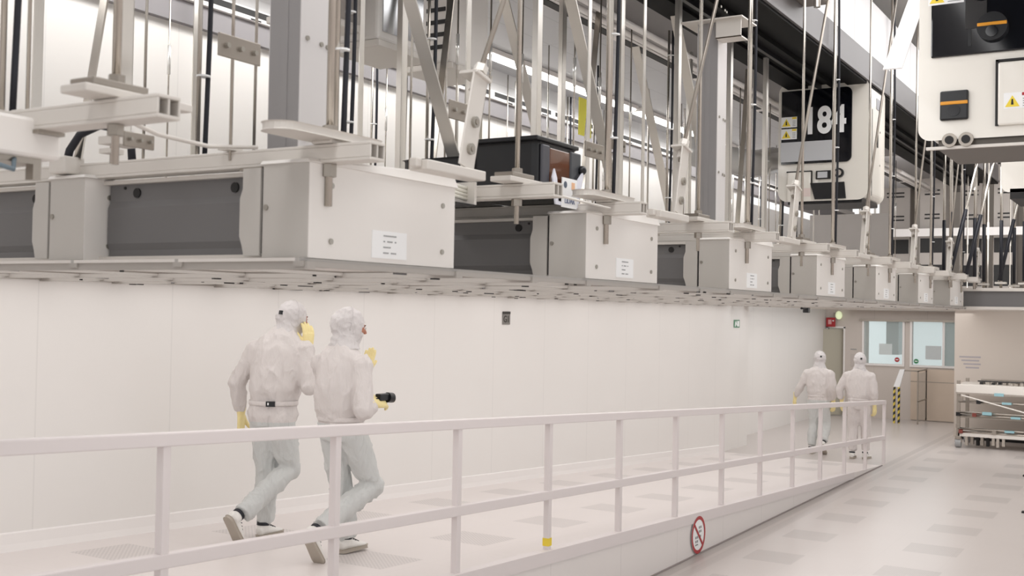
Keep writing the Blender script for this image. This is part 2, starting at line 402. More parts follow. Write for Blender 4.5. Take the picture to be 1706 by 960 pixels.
# ------------------------------------------------------------------ filter units
def screw(mb, p, axis='y', r=.012):
    p = V(p); q = p + (V((0,-.006,0)) if axis == 'y' else V((-.006,0,0)))
    mb.tube([p, q], r, SCREW, 10)
def make_unit(front):
    t = thing('filter_unit', (0,0,0), '-', 'filter unit')
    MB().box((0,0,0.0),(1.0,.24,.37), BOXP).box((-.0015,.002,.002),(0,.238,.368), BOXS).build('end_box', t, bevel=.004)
    MB().add([(-.012,-.012,.37),(1.012,-.012,.37),(1.012,.25,.37),(-.012,.25,.37),(.0,.01,.385),(1.0,.01,.435),(1.0,.25,.435),(.0,.25,.385)],
             [(0,1,5,4),(1,2,6,5),(2,3,7,6),(3,0,4,7),(4,5,6,7),(3,2,1,0)], BOXP).build('lid', t, bevel=.003)
    mb = MB()
    for (x, z) in ((.13,.29),(.13,.07),(.9,.28),(.9,.07)): screw(mb, (x,0,z))
    screw(mb, (-.0015,.22,.2), 'x'); mb.build('screw_set', t)
    # side flange with a stepped edge
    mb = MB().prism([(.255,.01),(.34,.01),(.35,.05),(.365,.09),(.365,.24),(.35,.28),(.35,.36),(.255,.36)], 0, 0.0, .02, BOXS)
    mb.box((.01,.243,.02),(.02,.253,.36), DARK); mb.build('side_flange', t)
    mb = MB().add([(.13,.26,0.01),(.13,.26,.05),(.118,.26,.08),(.118,.26,.24),(.13,.26,.27),(.13,.26,.35),
                   (.13,1.30,0.01),(.13,1.30,.05),(.118,1.30,.08),(.118,1.30,.24),(.13,1.30,.27),(.13,1.30,.35),
                   (1.0,.26,.01),(1.0,.26,.35),(1.0,1.30,.01),(1.0,1.30,.35)],
                  [(i, i+1, i+7, i+6) for i in range(5)]+[(5,13,15,11),(0,6,14,12),(12,14,15,13),(0,12,13,5,4,3,2,1),(6,7,8,9,10,11,15,14)], GREY)
    for y in (.52, 1.12): mb.tube([(.1305,y,.305),(.122,y,.305)], .022, DARK, 14)
    for y in (.45, 1.2): mb.tube([(.1305,y,.33),(.124,y,.33)], .007, DARK, 8)
    mb.build('body', t)
    MB().box((.10,.25,.345),(.2,1.31,.362), PROF).box((.08,.25,.0),(.13,1.31,.02), PROF).build('edge_rail', t)
    if front:
        lb = MB().box((.39,-.003,.02),(.63,0,.135), PAPER).build('paper_label', t)
        mb = MB()
        for i in range(4):
            for q in range(7):
                if random.random() < .8:
                    w = .010; x = .51+(q-3)*.013; mb.box((x-w/2,-.0042,.112-i*.024),(x+w/2,-.003,.118-i*.024), INK)
        mb.build('printed_line', lb)
    return t
uf = make_unit(True); ub = make_unit(False)
names = {-2:'at the near end, behind the frame edge', -1:'cut by the left edge of the view'}
firstf = True; firstb = True
for k in KS:
    for j in range(NJ):
        loc = (X0+k*PITCH, 2.87+j*JP, ZC)
        if j == 0:
            if k == -2: continue
            n = k+1
            lab = ('light grey filter unit with paper label, %s from the near end, front row' % ORD[n]) if k >= 0 else 'light grey filter unit of the front row cut by the left edge of the view'
            if firstf: uf.location = loc; uf['label'] = lab; uf['group'] = 'filter units of the front row'; firstf = False
            else: dup(uf, loc, lab, 'filter units of the front row')
        else:
            lab = 'grey filter unit of the %s row, %s line from the near end' % (('second','third')[j-1], ORD[k+2])
            if firstb: ub.location = loc; ub['label'] = lab; ub['group'] = 'filter units behind the front row'; firstb = False
            else: dup(ub, loc, lab, 'filter units behind the front row')

# ------------------------------------------------------------------ cross rails on top of the units
def make_rail():
    t = thing('cross_rail', (0,0,0), '-', 'rail')
    z0 = .372; mb = MB()
    mb.box((-.045,-.25,z0),(.045,3.9,z0+.012), PROF).box((-.045,-.25,z0+.06),(.045,3.9,z0+.072), PROF)
    mb.box((-.045,-.25,z0+.012),(-.037,3.9,z0+.06), PROF).box((.037,-.25,z0+.012),(.045,3.9,z0+.06), PROF).box((-.004,-.25,z0+.012),(.004,3.9,z0+.06), PROF)
    mb.build('profile', t, bevel=.003)
    MB().box((-.05,.3,z0-.012),(.05,.42,z0), STEELD).build('clamp_foot', t); MB().box((-.05,1.6,z0-.012),(.05,1.72,z0), STEELD).build('clamp_foot', t)
    return t
rl = make_rail(); first = True
XA = lambda k: 3.35+RP*k
XB = lambda k: 4.79+RP*k
for k in range(-2, 7):
    for w, fx in (('over', XA), ('between', XB)):
        if fx(k) > XE: continue
        loc = (fx(k), 2.87, ZC)
        lab = 'pale aluminium cross rail %s the filter units, line %s along the aisle' % ('over' if w == 'over' else 'in the gap after', ORD[k+2])
        if first: rl.location = loc; rl['label'] = lab; rl['group'] = 'cross rails above the filter units'; first = False
        else: dup(rl, loc, lab, 'cross rails above the filter units')

# ------------------------------------------------------------------ hangers
def slot_plate(mb, L, W, z0, z1, m, cx=0, cy=0):
    n = 10; pts = []
    for i in range(n+1): a = -PI/2+PI*i/n; pts.append((cx+L/2-W/2+W/2*math.cos(a), cy+W/2*math.sin(a)))
    for i in range(n+1): a = PI/2+PI*i/n; pts.append((cx-L/2+W/2+W/2*math.cos(a), cy+W/2*math.sin(a)))
    return mb.prism(pts, 2, z0, z1, m)
def hex_nut(mb, p, r, h, m): mb.tube([(p[0],p[1],p[2]),(p[0],p[1],p[2]+h)], r, m, 6); return mb
def make_hanger(kind, short=False):
    """origin at the rail top centre; z up"""
    t = thing('hanger_rod', (0,0,0), '-', 'hanger rod'); zt = 2.04 if short else 3.4
    if kind == 'plate':
        MB().tube([(0,0,-.24),(0,0,zt)], .0155, STEEL, 12).build('rod', t, smooth=True)
        mb = slot_plate(MB(), .62, .15, .014, .046, PROF, cx=-.03).box((-.05,-.05,0),(.05,.05,.016), PROF); mb.build('slotted_plate', t, bevel=.006)
        hex_nut(MB(), (0,0,.046), .03, .03, STEELD).build('nut', t); hex_nut(MB(), (0,0,-.125), .03, .05, STEELD).build('nut', t)
    elif kind == 'block':
        MB().tube([(0,0,-.20),(0,0,zt)], .0125, STEEL, 12).build('rod', t, smooth=True)
        mb = MB().box((-.16,-.06,0),(.26,.06,.026), PROF).box((-.13,-.055,.026),(.08,.055,.05), STEELD); mb.build('clamp_plate', t, bevel=.004)
        hex_nut(MB(), (0,0,.05), .027, .03, STEELD).build('nut', t); hex_nut(MB(), (0,0,-.11), .027, .035, STEELD).build('nut', t)
    elif kind == 'thin':
        MB().tube([(0,0,-.04),(0,0,zt)], .007, STEEL, 8).build('rod', t, smooth=True)
        MB().tube([(0,0,1.1),(0,0,1.32)], .013, mat('polished_sleeve',(240,238,234),.15,.6), 10).build('turnbuckle', t, smooth=True)
        MB().box((-.04,-.03,0),(.04,.03,.02), PROF).build('clamp_plate', t)
    elif kind == 'flat':
        mb = MB().box((-.022,-.004,0),(.022,.004,zt), ALU); mb.build('flat_bar', t)
        MB().box((-.05,-.03,-.01),(.05,.03,.02), PROF).build('clamp_plate', t)
    elif kind == 'channel':
        MB().box((-.032,-.02,0),(.032,-.016,zt), ALU).box((-.032,-.02,0),(-.028,.02,zt), ALU).box((.028,-.02,0),(.032,.02,zt), ALU).build('channel_bar', t)
        MB().box((-.07,-.05,-.01),(.07,.05,.02), PROF).build('clamp_plate', t)
    elif kind == 'cable':
        MB().tube([(0,0,0),(0,0,zt)], .011, STEEL, 10).build('rod', t, smooth=True)
        pts = [(.035+.012*math.sin(z*2.1), -.02+.01*math.cos(z*1.7), z) for z in np.linspace(0.02, zt, 14)]
        MB().tube(pts, .012, BLACKR, 8).build('cable', t, smooth=True)
        MB().box((-.05,-.035,0),(.05,.035,.022), PROF).build('clamp_plate', t)
        for z in (.45, 1.1, 1.8): MB().tube([(.018,-.01,z),(.018,-.01,z+.008)], .034, PAPER, 10).build('cable_tie', t)
    return t
HP = {(k, sh): make_hanger(k, sh) for k, sh in (('plate',0),('block',0),('cable',0),('thin',1),('flat',1),('cable',1),('channel',1))}
HU = set(); NAMES = {'plate':'thick hanger rod through a slotted plate','block':'hanger rod through a clamp block','thin':'thin hanger rod with a turnbuckle',
                     'flat':'flat aluminium hanger bar','cable':'steel hanger rod with a black cable','channel':'wide aluminium channel hanger'}
CNT = {}
def hanger(kind, x, y, where, z=None):
    loc = (x, y, ZC+.446 if z is None else z)
    key = (kind, where); CNT[key] = CNT.get(key, 0)+1
    lab = '%s, %s %s' % (NAMES[kind], ORD[CNT[key]-1] if CNT[key] <= 12 else 'last', where)
    g = NAMES[kind]+'s' if False else 'hangers carrying the low ceiling'
    kk = (kind, 1 if y > 3.08 else 0)
    if kk not in HU: HU.add(kk); o = HP[kk]; o.location = loc; o['label'] = lab; o['group'] = g
    else: o = dup(HP[kk], loc, lab, g)
    return o
for k in range(-1, 7):
    hanger('plate', XA(k), 2.86, 'in the front row')
    hanger('block', XB(k), 2.86, 'between the front boxes')
    # second line of the front row
    hanger('cable', XA(k)*1.066+.04, 3.05, 'just behind the front row')
    for j, y in enumerate((4.15, 5.45, 6.55)):
        if k < 1: continue
        row = ('above the second row','above the third row','along the wall')[j]
        hanger(('thin','cable','thin')[(k+j)%3], XA(k), y, 'from the near end '+row)
        hanger(('flat','thin','flat')[(k+j)%3], XA(k)+.35, y+.1, 'beside a rail '+row)
        hanger(('thin','flat','cable')[(k+j)%3], XB(k), y, 'in a gap '+row)

def hx(u, y):
    a = (u-853)/1850; c = RR @ V((a, .151, -1)); return c.x*y/c.y
for u, y, kind in ((45,3.4,'thin'),(60,4.0,'flat'),(2,3.5,'cable'),(203,3.6,'channel'),(187,3.9,'thin'),(240,4.2,'thin'),(330,4.0,'cable'),(385,3.35,'thin'),(424,3.6,'thin'),
                   (575,4.2,'cable'),(600,4.4,'flat'),(668,4.3,'channel'),(684,3.8,'thin'),(760,4.4,'thin'),(778,3.6,'flat'),(815,4.3,'thin'),(868,4.3,'thin'),
                   (893,3.6,'channel'),(935,4.4,'channel'),(956,4.0,'thin'),(980,3.5,'flat'),(1032,3.6,'channel'),(1050,4.4,'thin'),(1072,3.5,'flat'),(1128,3.6,'channel'),(1148,4.3,'channel'),
                   (1215,3.6,'channel'),(1255,4.0,'flat'),(1275,3.7,'channel'),(1233,4.4,'thin'),(1283,4.4,'thin')):
    hanger(kind, hx(u, y), y, 'from the left in the deeper hanger field')
def make_brace():
    """angled bracket with bolt, leaning rod and a base bar along x; origin on the rail level"""
    t = thing('diagonal_brace', (0,0,0), '-', 'brace')
    MB().box((-.30,-.05,.0),(.16,.05,.045), PROF).box((-.34,-.02,.01),(-.30,.02,.05), PROF).build('base_bar', t, bevel=.006)
    th = math.radians(14)
    m = Matrix.Translation((0.02,-.03,.045)) @ Matrix.Rotation(th,4,'Y')
    mb = MB().box((-.06,-.005,0),(.06,.005,.46), PROF, m).box((.052,-.005,.02),(.06,.07,.46), PROF, m).box((-.06,-.02,.44),(.07,.08,.455), PROF, m)
    mb.build('bracket', t, bevel=.003)
    for z in (.09,.22):
        a = m @ V((0,-.005,z)); b = m @ V((0,-.02,z)); MB().tube([a,b], .026, SCREW, 12).tube([b,b+V((0,-.004,0))], .013, STEELD, 10).build('bolt', t)
    a = m @ V((.0,.03,.36)); dr = V((.52,.0,1)).normalized(); 
    MB().tube([a, a+dr*3.3], .0125, STEELD, 10).build('leaning_rod', t, smooth=True)
    mb = MB(); n0 = a+dr*.02; mb.tube([n0, n0+dr*.09], .026, PROF, 6); mb.tube([a+dr*.12,a+dr*.16], .034, PROF, 6); mb.build('nut', t)
    return t
br = make_brace(); first = True
for k in range(-1, 7):
    loc = (4.12+k*RP, 2.77, ZC+.40)
    lab = 'angled bracket with leaning brace rod, %s from the near end of the front row' % ORD[k+1]
    if first: br.location = loc; br['label'] = lab; br['group'] = 'angled braces of the front row'; first = False
    else: dup(br, loc, lab, 'angled braces of the front row')
# wide flat diagonal bars deeper in the hanger field
def flatbar(a, b, w, label, m=ALU):
    a = V(a); b = V(b); t = (b-a); L = t.length; q = t.to_track_quat('Z','Y')
    M = Matrix.Translation(a) @ q.to_matrix().to_4x4()
    o = MB().box((-w/2,-.005,0),(w/2,.005,L), m, M).build('diagonal_bar'); tag(o, label, 'brace', 'wide diagonal bars in the hanger field')
for i, (x, y) in enumerate(((4.7,3.7),(6.9,3.7),(7.6,4.6),(9.3,3.8),(10.2,4.6))):
    flatbar((x+.9,y,3.05),(x-.14,y+.06,5.05), .09, 'wide flat aluminium bar leaning toward the near end, %s along the hanger field' % ORD[i])
for i, (x, y) in enumerate(((2.3,3.9),(3.3,4.3),(2.9,5.0),(5.9,4.2),(8.4,4.4),(11.2,4.0),(13.6,4.3))):
    flatbar((x,y,3.05),(x+.32,y,5.05), .05, 'narrow flat bar leaning away from the near end, %s along the hanger field' % ORD[i], STEEL)

# square columns
def make_column(h):
    t = thing('square_column', (0,0,0), '-', 'column')
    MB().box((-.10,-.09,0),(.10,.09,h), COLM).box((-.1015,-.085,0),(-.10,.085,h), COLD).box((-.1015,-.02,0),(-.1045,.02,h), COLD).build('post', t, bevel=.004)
    mb = MB()
    for z in (.12,.55,1.0,1.9): 
        for x in (-.06,.03,.07): mb.tube([(x,-.09,z-x*.1),(x,-.097,z-x*.1)], .011, SCREW, 8)
    mb.build('bolt', t)
    MB().box((-.16,-.14,0),(.16,.14,.02), PROF).build('foot_plate', t)
    MB().box((-.16,-.30,h-.16),(.0,-.09,h-.15), PROF).box((-.16,-.30,h-.16),(-.15,-.09,h), PROF).box((-.2,-.32,h-.01),(.16,.2,h), PROF).build('head_bracket', t)
    return t
co = make_column(1.78); first = True
for i, (x, y) in enumerate(((3.66,3.30),(8.62,3.30))):
    lab = 'square grey aluminium column standing on the low ceiling, %s along the row' % ORD[i]
    if first: co.location = (x,y,2.995); co['label'] = lab; co['group'] = 'square columns on the low ceiling'; first = False
    else: dup(co, (x,y,2.995), lab, 'square columns on the low ceiling')
# joining clamps with two bolts half way up the hangers
def clamp(loc, label, s=1.0):
    t = thing('joining_clamp', loc, label, 'clamp', 'bolted clamps joining hanger rods')
    MB().box((-.15*s,-.02,-.06*s),(.15*s,-.008,.06*s), STEELD).build('plate', t, bevel=.003)
    for x in (-.10,.0,.1): MB().tube([(x*s,-.02,0),(x*s,-.035,0)], .014*s, SCREW, 8).build('bolt', t)
clamp((3.18,3.2,3.41), 'steel clamp plate with bolts joining two rods at the upper left', .75)
clamp((2.74,3.25,2.99), 'small drilled plate on a hanger near the black cable loop', .45)
clamp((4.77,3.2,3.42), 'steel clamp plate left of the black pods', .8)
clamp((6.28,3.2,3.42), 'steel clamp plate right of the black pods', .8)
clamp((8.1,3.9,3.75), 'bolted clamp beside the tall square column', .8)
clamp((9.0,3.4,3.35), 'bolted clamp low on a rod between third and fourth boxes', .7)

# left foreground: near rail end, box and cable loop
t = thing('junction_box', (2.33,3.12,2.80), 'light grey junction box at the left edge on a cross rail', 'box')
MB().box((-.6,.08,.07),(0.06,.42,.20), BOXP).build('casing', t, bevel=.012)
MB().box((-.5,.1,.05),(.0,.38,.07), STEELD).box((-.03,.1,-.0),(.0,.14,.05), STEELD).build('foot', t)
MB().tube([(-.10,.1,.06),(-.13,.06,.02),(-.2,.05,.03),(-.22,.1,.06)], .008, mat('blue_grey_cable',(110,125,135),.5), 8).build('cable', t, smooth=True)
pts = [(0.0,0,0),(.0,-.02,.06),(.02,-.06,.13),(.05,-.16,.17),(.08,-.26,.15),(.1,-.31,.08),(.10,-.32,.0)]
t = thing('cable_loop', (3.27,4.34,3.03), 'black cable looping from a gland over the grey filter side', 'cable')
MB().tube(pts, .018, BLACKR, 10).build('cable', t, smooth=True)
MB().box((-.05,-.05,-.05),(.06,.06,.03), PROF).build('gland_block', t, bevel=.008)
t = tag(MB().tube([(2.35,2.9,3.0),(2.62,3.0,2.98),(2.95,3.1,2.99),(3.25,3.15,3.03)], .008, PROF, 8).build('thin_wire', smooth=True), 'thin pale wire running right from the near clamp', 'wire')
t = tag(MB().tube([(4.85,2.82,3.02),(5.2,2.78,3.0),(5.65,2.76,2.985)], .007, PROF, 8).build('thin_wire', smooth=True), 'thin pale wire passing in front of the black pods', 'wire')

# black pods on the second cross rails
def make_pod(loc, h, lid, label):
    t = thing('wafer_pod', loc, label, 'pod', 'black pods on the cross rails')
    b = .04
    poly = [(0,0),(.42,0),(.46,.04),(.46,.40),(.42,.44),(0,.44),(-.02,.40),(-.02,.04)]
    MB().prism(poly, 2, 0, h, BLACK).build('shell', t, bevel=.012)
    if lid: MB().box((-.06,-.02,h),(.44,.46,h+.025), BLACK).build('top_flange', t, bevel=.006)
    return t
p1 = make_pod((5.36,3.55,3.035), .25, False, 'lower black wafer pod, left of the two')
p2 = make_pod((5.38,3.07,3.035), .315, True, 'taller black wafer pod with a brown glossy door and white card')
MB().box((.10,-.012,.02),(.34,-.002,.29), BROWN).build('door', p2, bevel=.01)
MB().box((.34,-.02,.0),(.47,-.001,.30), mat('slate_plastic',(66,68,72),.4)).box((.0,-.02,.0),(.09,-.001,.30), mat('slate_plastic2',(70,70,76),.4)).build('door_frame', p2, bevel=.01)
mb = MB().prism([(.10,.17),(.13,.12),(.15,-.01),(.33,-.01),(.37,.12),(.45,.19),(.45,.15),(.42,.06),(.39,-.03),(.12,-.03),(.08,.12)], 1, -.045, -.035, mat('white_clip',(232,232,242),.4))
mb.build('card_clip', p2)
cp = MB().box((.18,-.052,-.04),(.36,-.046,.13), PAPER).build('card', p2)
MB().tube([(.215,-.053,.09),(.215,-.0535,.09)], .02, mat('slate_print',(90,98,112),.6), 16).box((.29,-.0535,.07),(.33,-.053,.11), mat('peach_print',(240,190,150),.6)).build('emblem', cp)
tx = text_mesh('card_text', 'LIDAR', .05, mat('blue_print',(110,120,150),.6), .9); tx.parent = cp; tx.matrix_local = Matrix.Translation((.27,-.053,.0)) @ MNY
MB().ball((0,0,0), .028, BLACK).build('knob', p2, loc=(.46,-.03,.2), smooth=True)
t = thing('tube_bundle', (4.32,3.05,2.93), 'bundle of pale ribbed tubes beside the first labelled box', 'tube')
for i in range(4): MB().tube([(-.03,-.05,.12-i*.012),(.12,.0,.085-i*.018),(.34,.03,.08-i*.018)], .010, mat('translucent_tube',(235,232,220),.4), 8).build('tube', t, smooth=True)
MB().box((.34,-.02,-.01),(.36,.12,.11), PROF).box((-.05,-.02,-.012),(.36,.12,-.004), DARK).build('end_block', t)

# ------------------------------------------------------------------ overhead transport track
t = thing('transport_track', (0,0,5.12), 'heavy black overhead track with grey flange and white web', 'track')
MB().box((-6,3.15,0),(23.9,4.0,.07), TRACKB).box((-6,3.1,-.03),(23.9,3.32,.0), TRACKB).box((-6,3.78,-.03),(23.9,4.02,.0), TRACKB).box((-6,3.45,-.05),(23.9,3.5,0), TRACKB).box((-6,3.62,-.05),(23.9,3.66,0), BLACK).build('running_rails', t)
MB().box((-6,3.10,.02),(23.9,3.14,.34), TRACKG).box((-6,3.07,.0),(23.9,3.14,.03), TRACKG).build('flange', t)
MB().box((-6,3.12,.34),(23.9,3.3,1.0), lines_mat('track_web_panels',(228,226,227),0,3.0,.5,.02,.7,.5)).build('web', t)
MB().box((-6,3.14,.07),(23.9,4.0,.5), mat('track_casing',(30,29,29),.6)).build('casing', t)
t = thing('branch_track', (17.8,0,5.1), 'black cross branch of the overhead track at the upper right', 'track')
MB().box((0,.2,-.05),(.35,3.1,.06), TRACKB).build('running_rails', t)
MB().box((-.02,.2,.06),(.37,3.1,.2), TRACKG).build('flange', t)
# second lane over the right-hand vehicles
t = thing('transport_track', (0,0,5.12), 'overhead track above the right-hand vehicles', 'track')
MB().box((-6,.6,0),(23.9,1.5,.1), TRACKB).build('running_rails', t)
MB().box((-6,1.5,0),(23.9,1.54,.34), TRACKG).build('flange', t)
# motor gear on the track web (upper right)
t = thing('track_junction', (9.9,2.95,5.15), 'grey bolted junction gear on the white track web', 'machine')
MB().box((0,-.1,.2),(.6,.15,.7), STEELD).build('housing', t, bevel=.02)
mb = MB()
for i in range(6): mb.tube([(.08+i*.09,-.1,.3+.05*(i%3)),(.08+i*.09,-.14,.3+.05*(i%3))], .03, STEEL, 12)
mb.build('bolt', t)
MB().tube([(.1,-.12,.18),(.1,-.12,.05)], .03, STEEL, 10).build('fitting', t)

# ------------------------------------------------------------------ transport vehicles
def rounded(y0, y1, z0, z1, r, n=6, corners=(1,1,1,1)):
    pts = []
    for ci, (cy, cz, a0) in enumerate(((y1-r, z0+r, -PI/2), (y1-r, z1-r, 0), (y0+r, z1-r, PI/2), (y0+r, z0+r, PI))):
        if corners[ci]:
            for i in range(n+1): a = a0 + PI/2*i/n; pts.append((cy+r*math.cos(a), cz+r*math.sin(a)))
        else: pts.append(((y1,z0),(y1,z1),(y0,z1),(y0,z0))[ci])
    return pts
def sticker(parent, y, z, w, h, x, red=False):
    """warning sticker on a face looking to -x; y is its left edge (larger y)"""
    s = MB().box((x-.002,y-w,z),(x,y,z+h), PAPER).build('warning_sticker', parent)
    r = h*.42; cy = y-h*.5; cz = z+h*.45
    MB().prism([(cy-r,cz-r*.8),(cy+r,cz-r*.8),(cy,cz+r*.9)], 0, x-.004, x-.002, YEL).build('triangle', s)
    MB().prism([(cy-r*.18,cz-r*.5),(cy+r*.18,cz-r*.5),(cy+r*.1,cz+r*.35),(cy-r*.1,cz+r*.35)], 0, x-.005, x-.004, DARK).build('symbol', s)
    mb = MB().box((x-.0035,y-w*.97,z+h*.78),(x-.002,y-h*1.05,z+h*.97), REDM if red else YEL)
    for i in range(4): mb.box((x-.0035,y-w*.92,z+h*(.12+.15*i)),(x-.002,y-h*1.1,z+h*(.17+.15*i)), INK)
    mb.build('printed_line', s)
t = thing('transport_vehicle', (13.0,3.6,3.72), 'white ceiling transport vehicle numbered 184 with a smoked front window', 'vehicle')
W = .5                                    # half width; y local +.5 is the left side
H = 1.42
MB().prism(rounded(-W,W,.06,H,.09), 0, .02, .82, VEH).build('body', t, bevel=.03, seg=3)
def yy(s): return W - 2*W*s
def zz(q): return H - H*q
MB().prism(rounded(yy(.84),yy(.012),zz(.665),zz(.05),.07,corners=(0,0,1,1)), 0, -.004, .02, GLASS).build('front_window', t)
o = text_mesh('number', '184', .43, PAPER, .78, .014); o.parent = t; o.matrix_local = Matrix.Translation((-.008,yy(.525),zz(.322))) @ MNX
MB().box((-.006,yy(.62),zz(.645)),(-.002,yy(.005),zz(.48)), VEHS).build('pale_panel', t)
sticker(t, yy(.01), zz(.355), .19, .125, -.006); sticker(t, yy(.01), zz(.455), .19, .125, -.006)
d = MB().box((0,yy(.37),zz(.98)),(.02,yy(.09),zz(.73)), VEH).build('door', t, bevel=.006)
MB().box((-.003,yy(.38),zz(.735)),(.02,yy(.08),zz(.725)), DARK).box((.0,yy(.385),zz(.83)),(.02,yy(.375),zz(.73)), DARK).build('door_gap', t)
sticker(t, yy(.14), zz(.945), .1, .07, -.003)
MB().box((-.003,yy(.37),zz(.94)),(-.001,yy(.28),zz(.87)), mat('label_pink',(232,214,208),.6)).build('small_label', t)
MB().box((0,yy(.60),zz(.80)),(.02,yy(.43),zz(.73)), DARK).box((-.004,yy(.565),zz(.79)),(0,yy(.45),zz(.74)), VEHS).build('gauge', t)
kb = MB().tube([(.02,yy(.70),zz(.755)),(-.02,yy(.70),zz(.755))], .055, BLACK, 24).build('round_switch', t)
MB().tube([(-.02,yy(.70),zz(.755)),(-.03,yy(.70),zz(.755))], .035, STEEL, 20).build('dial', kb)
MB().prism([(yy(.78),zz(.965)),(yy(.42),zz(.965)),(yy(.365),zz(.83)),(yy(.76),zz(.83))], 0, -.004, .02, BLACK).build('black_grille', t)
MB().box((.0,-W-.0,H),(.75,.42,H+.05), VEH).box((.02,.1,H+.03),(.5,.46,H+.10), TRACKB).box((.05,-.2,H-.02),(.3,.15,H+.12), TRACKG).build('roof_gear', t, bevel=.01)
MB().box((.06,-W+.05,.0),(.85,W-.08,.06), BLACK).build('bottom_tray', t, bevel=.01)
MB().box((.3,-W-.004,.1),(.31,-W,H-.3), DARK).box((.55,-W-.006,.7),(.6,-W,.85), BLACK).box((.5,-W-.006,1.15),(.75,-W,1.28), mat('side_plate',(150,150,155),.4)).build('side_vent', t)
mb = MB()
for z in (.5,.9,1.2):
    for x in (.12,.7): screw(mb, (x,-W,z), 'y', .012)
mb.build('screw_set', t)
MB().box((.15,-.3,H+.1),(.55,.3,H+.0-.02+.10), TRACKB).build('carriage', t)

def big_vehicle(loc, label):
    t = thing('transport_vehicle', loc, label, 'vehicle')
    MB().prism(rounded(-W,W,.10,H,.05), 0, .02, .95, VEH).build('body', t, bevel=.035, seg=3)
    return t
t = big_vehicle((8.3,1.08,3.60), 'large white transport vehicle with amber-ringed lenses at the upper right')
zb = .655
MB().box((-.004,-W+.0,zb),(.02,W-.05,H-.02), GLASS).build('front_window', t, bevel=.01)
MB().box((-.008,W-.32,zb+.06),(-.004,W-.30,H-.1), BLACK).box((-.01,W-.42,zb+.18),(-.004,W-.28,zb+.5), mat('speaker_dark',(46,44,44),.6)).build('grille', t)
def lens(y, z, w, h, name, boxy):
    if boxy: o = MB().box((-.008,y-w/2,z-h/2),(.02,y+w/2,z+h/2), BLACK).build(name, t, bevel=.012)
    else: o = MB().tube([(.02,y,z),(-.05,y,z)], w/2, BLACK, 28).build(name, t)
    MB().box((-.012 if boxy else -.054,y-w*.48,z+h*.02),(-.002 if boxy else -.045,y+w*.48,z+h*.14), ORANGE).build('amber_band', o, bevel=.008)
    MB().tube([(-.01 if boxy else -.05,y,z-h*.18),(-.014 if boxy else -.06,y,z-h*.18)], h*.2, GLASS, 20).build('lens', o)
lens(.29, .305, .19, .21, 'lens_block', True)
lens(.04, .83, .2, .2, 'camera_ring', False)
MB().box((-.012,-W,.14),(.015,.005,.58), VEH).build('door', t, bevel=.02)
MB().box((-.004,.0,.14),(.022,.02,.6), DARK).box((-.004,-W,.585),(.022,.02,.6), DARK).build('door_gap', t)
sticker(t, -.035, .25, .22, .11, -.012, True)
sticker(t, .47, 1.03, .24, .12, -.006)
MB().tube([(-.004,.11,1.10),(-.01,.11,1.10)], .08, PAPER, 24).build('white_disc', t)
MB().box((.05,-W,.0),(.9,W-.1,.09), mat('tray_grey',(92,86,80),.4,.4)).box((.02,-W,.0),(.06,W-.02,.02), PROF).build('bottom_tray', t)
for i in range(2): MB().tube([(-.0,.32-i*.11,.06),(.05,.32-i*.11,.06)], .05, STEELD, 18).tube([(-.006,.32-i*.11,.06),(.0,.32-i*.11,.06)], .03, DARK, 14).build('roller', t)

t = big_vehicle((12.0,1.0,3.60), 'white transport vehicle cut by the right edge below the large one')
MB().box((-.004,-W,.55),(.02,.2,H-.1), GLASS).build('front_window', t)
MB().box((.02,-W,.0),(.9,W-.05,.10), DARK).build('bottom_tray', t)
# leaning white strut at the right track
flatbar((9.25,2.0,4.41),(10.3,2.0,5.3), .15, 'broad white strut leaning beside the large vehicle', COLM)

# ------------------------------------------------------------------ far field of hangers beyond the low ceiling, right
def make_far(kind):
    t = thing('sleeved_rod', (0,0,0), '-', 'hanger rod')
    MB().tube([(0,0,-.1),(0,0,3.2)], .022, STEEL, 8).build('rod', t, smooth=True)
    MB().tube([(0,0,.05),(0,0,1.0 if kind else .8)], .028, BLACKR, 8).build('black_sleeve', t, smooth=True)
    MB().box((-.08,-.08,.0),(.08,.08,.03), PROF).build('foot_plate', t)
    return t
fr = make_far(1); first = True; n = 0
for (x, y) in ((17.2,2.86),(18.3,2.7),(18.9,2.4),(19.6,2.75),(19.2,2.1),(18.6,3.2),(20.5,2.4),(20.0,1.7)):
    lab = 'steel rod with a black foam sleeve on its lower half, %s toward the far right' % ORD[n]
    if first: fr.location = (x,y,2.95); fr['label'] = lab; fr['group'] = 'sleeved rods at the far end'; first = False
    else: dup(fr, (x,y,2.95), lab, 'sleeved rods at the far end')
    n += 1
for i, (x, y) in enumerate(((17.0,2.86),(18.0,2.8),(19.0,2.45),(19.4,2.1))):
    t = thing('sleeved_brace', (x,y,2.95), 'leaning brace rod with a black sleeve, %s toward the far right' % ORD[i], 'brace', 'sleeved braces at the far end')
    a = V((0,0,0)); b = V((.9,-.5,2.9)); MB().tube([a,b], .018, STEEL, 8).build('rod', t, smooth=True)
    MB().tube([a+(b-a)*.02,a+(b-a)*.36], .029, BLACKR, 8).build('black_sleeve', t, smooth=True)
fr = None
for i in range(26):
    x = 20.5+random.random()*5; y = 3.4-i*.16+random.uniform(-.05,.05)
    if fr is None:
        fr = thing('thin_rod', (x,y,2.9), '-', 'hanger rod'); MB().tube([(0,0,0),(0,0,3.6)], .012, STEEL, 6).build('rod', fr)
        MB().tube([(0,0,.9),(0,0,1.2)], .02, STEEL, 6).build('turnbuckle', fr)
        fr['label'] = 'thin bare rod in the forest of hangers at the far right'; fr['group'] = 'thin rods at the far right'
    else: dup(fr, (x,y,2.9), 'thin bare rod in the forest of hangers at the far right', 'thin rods at the far right')
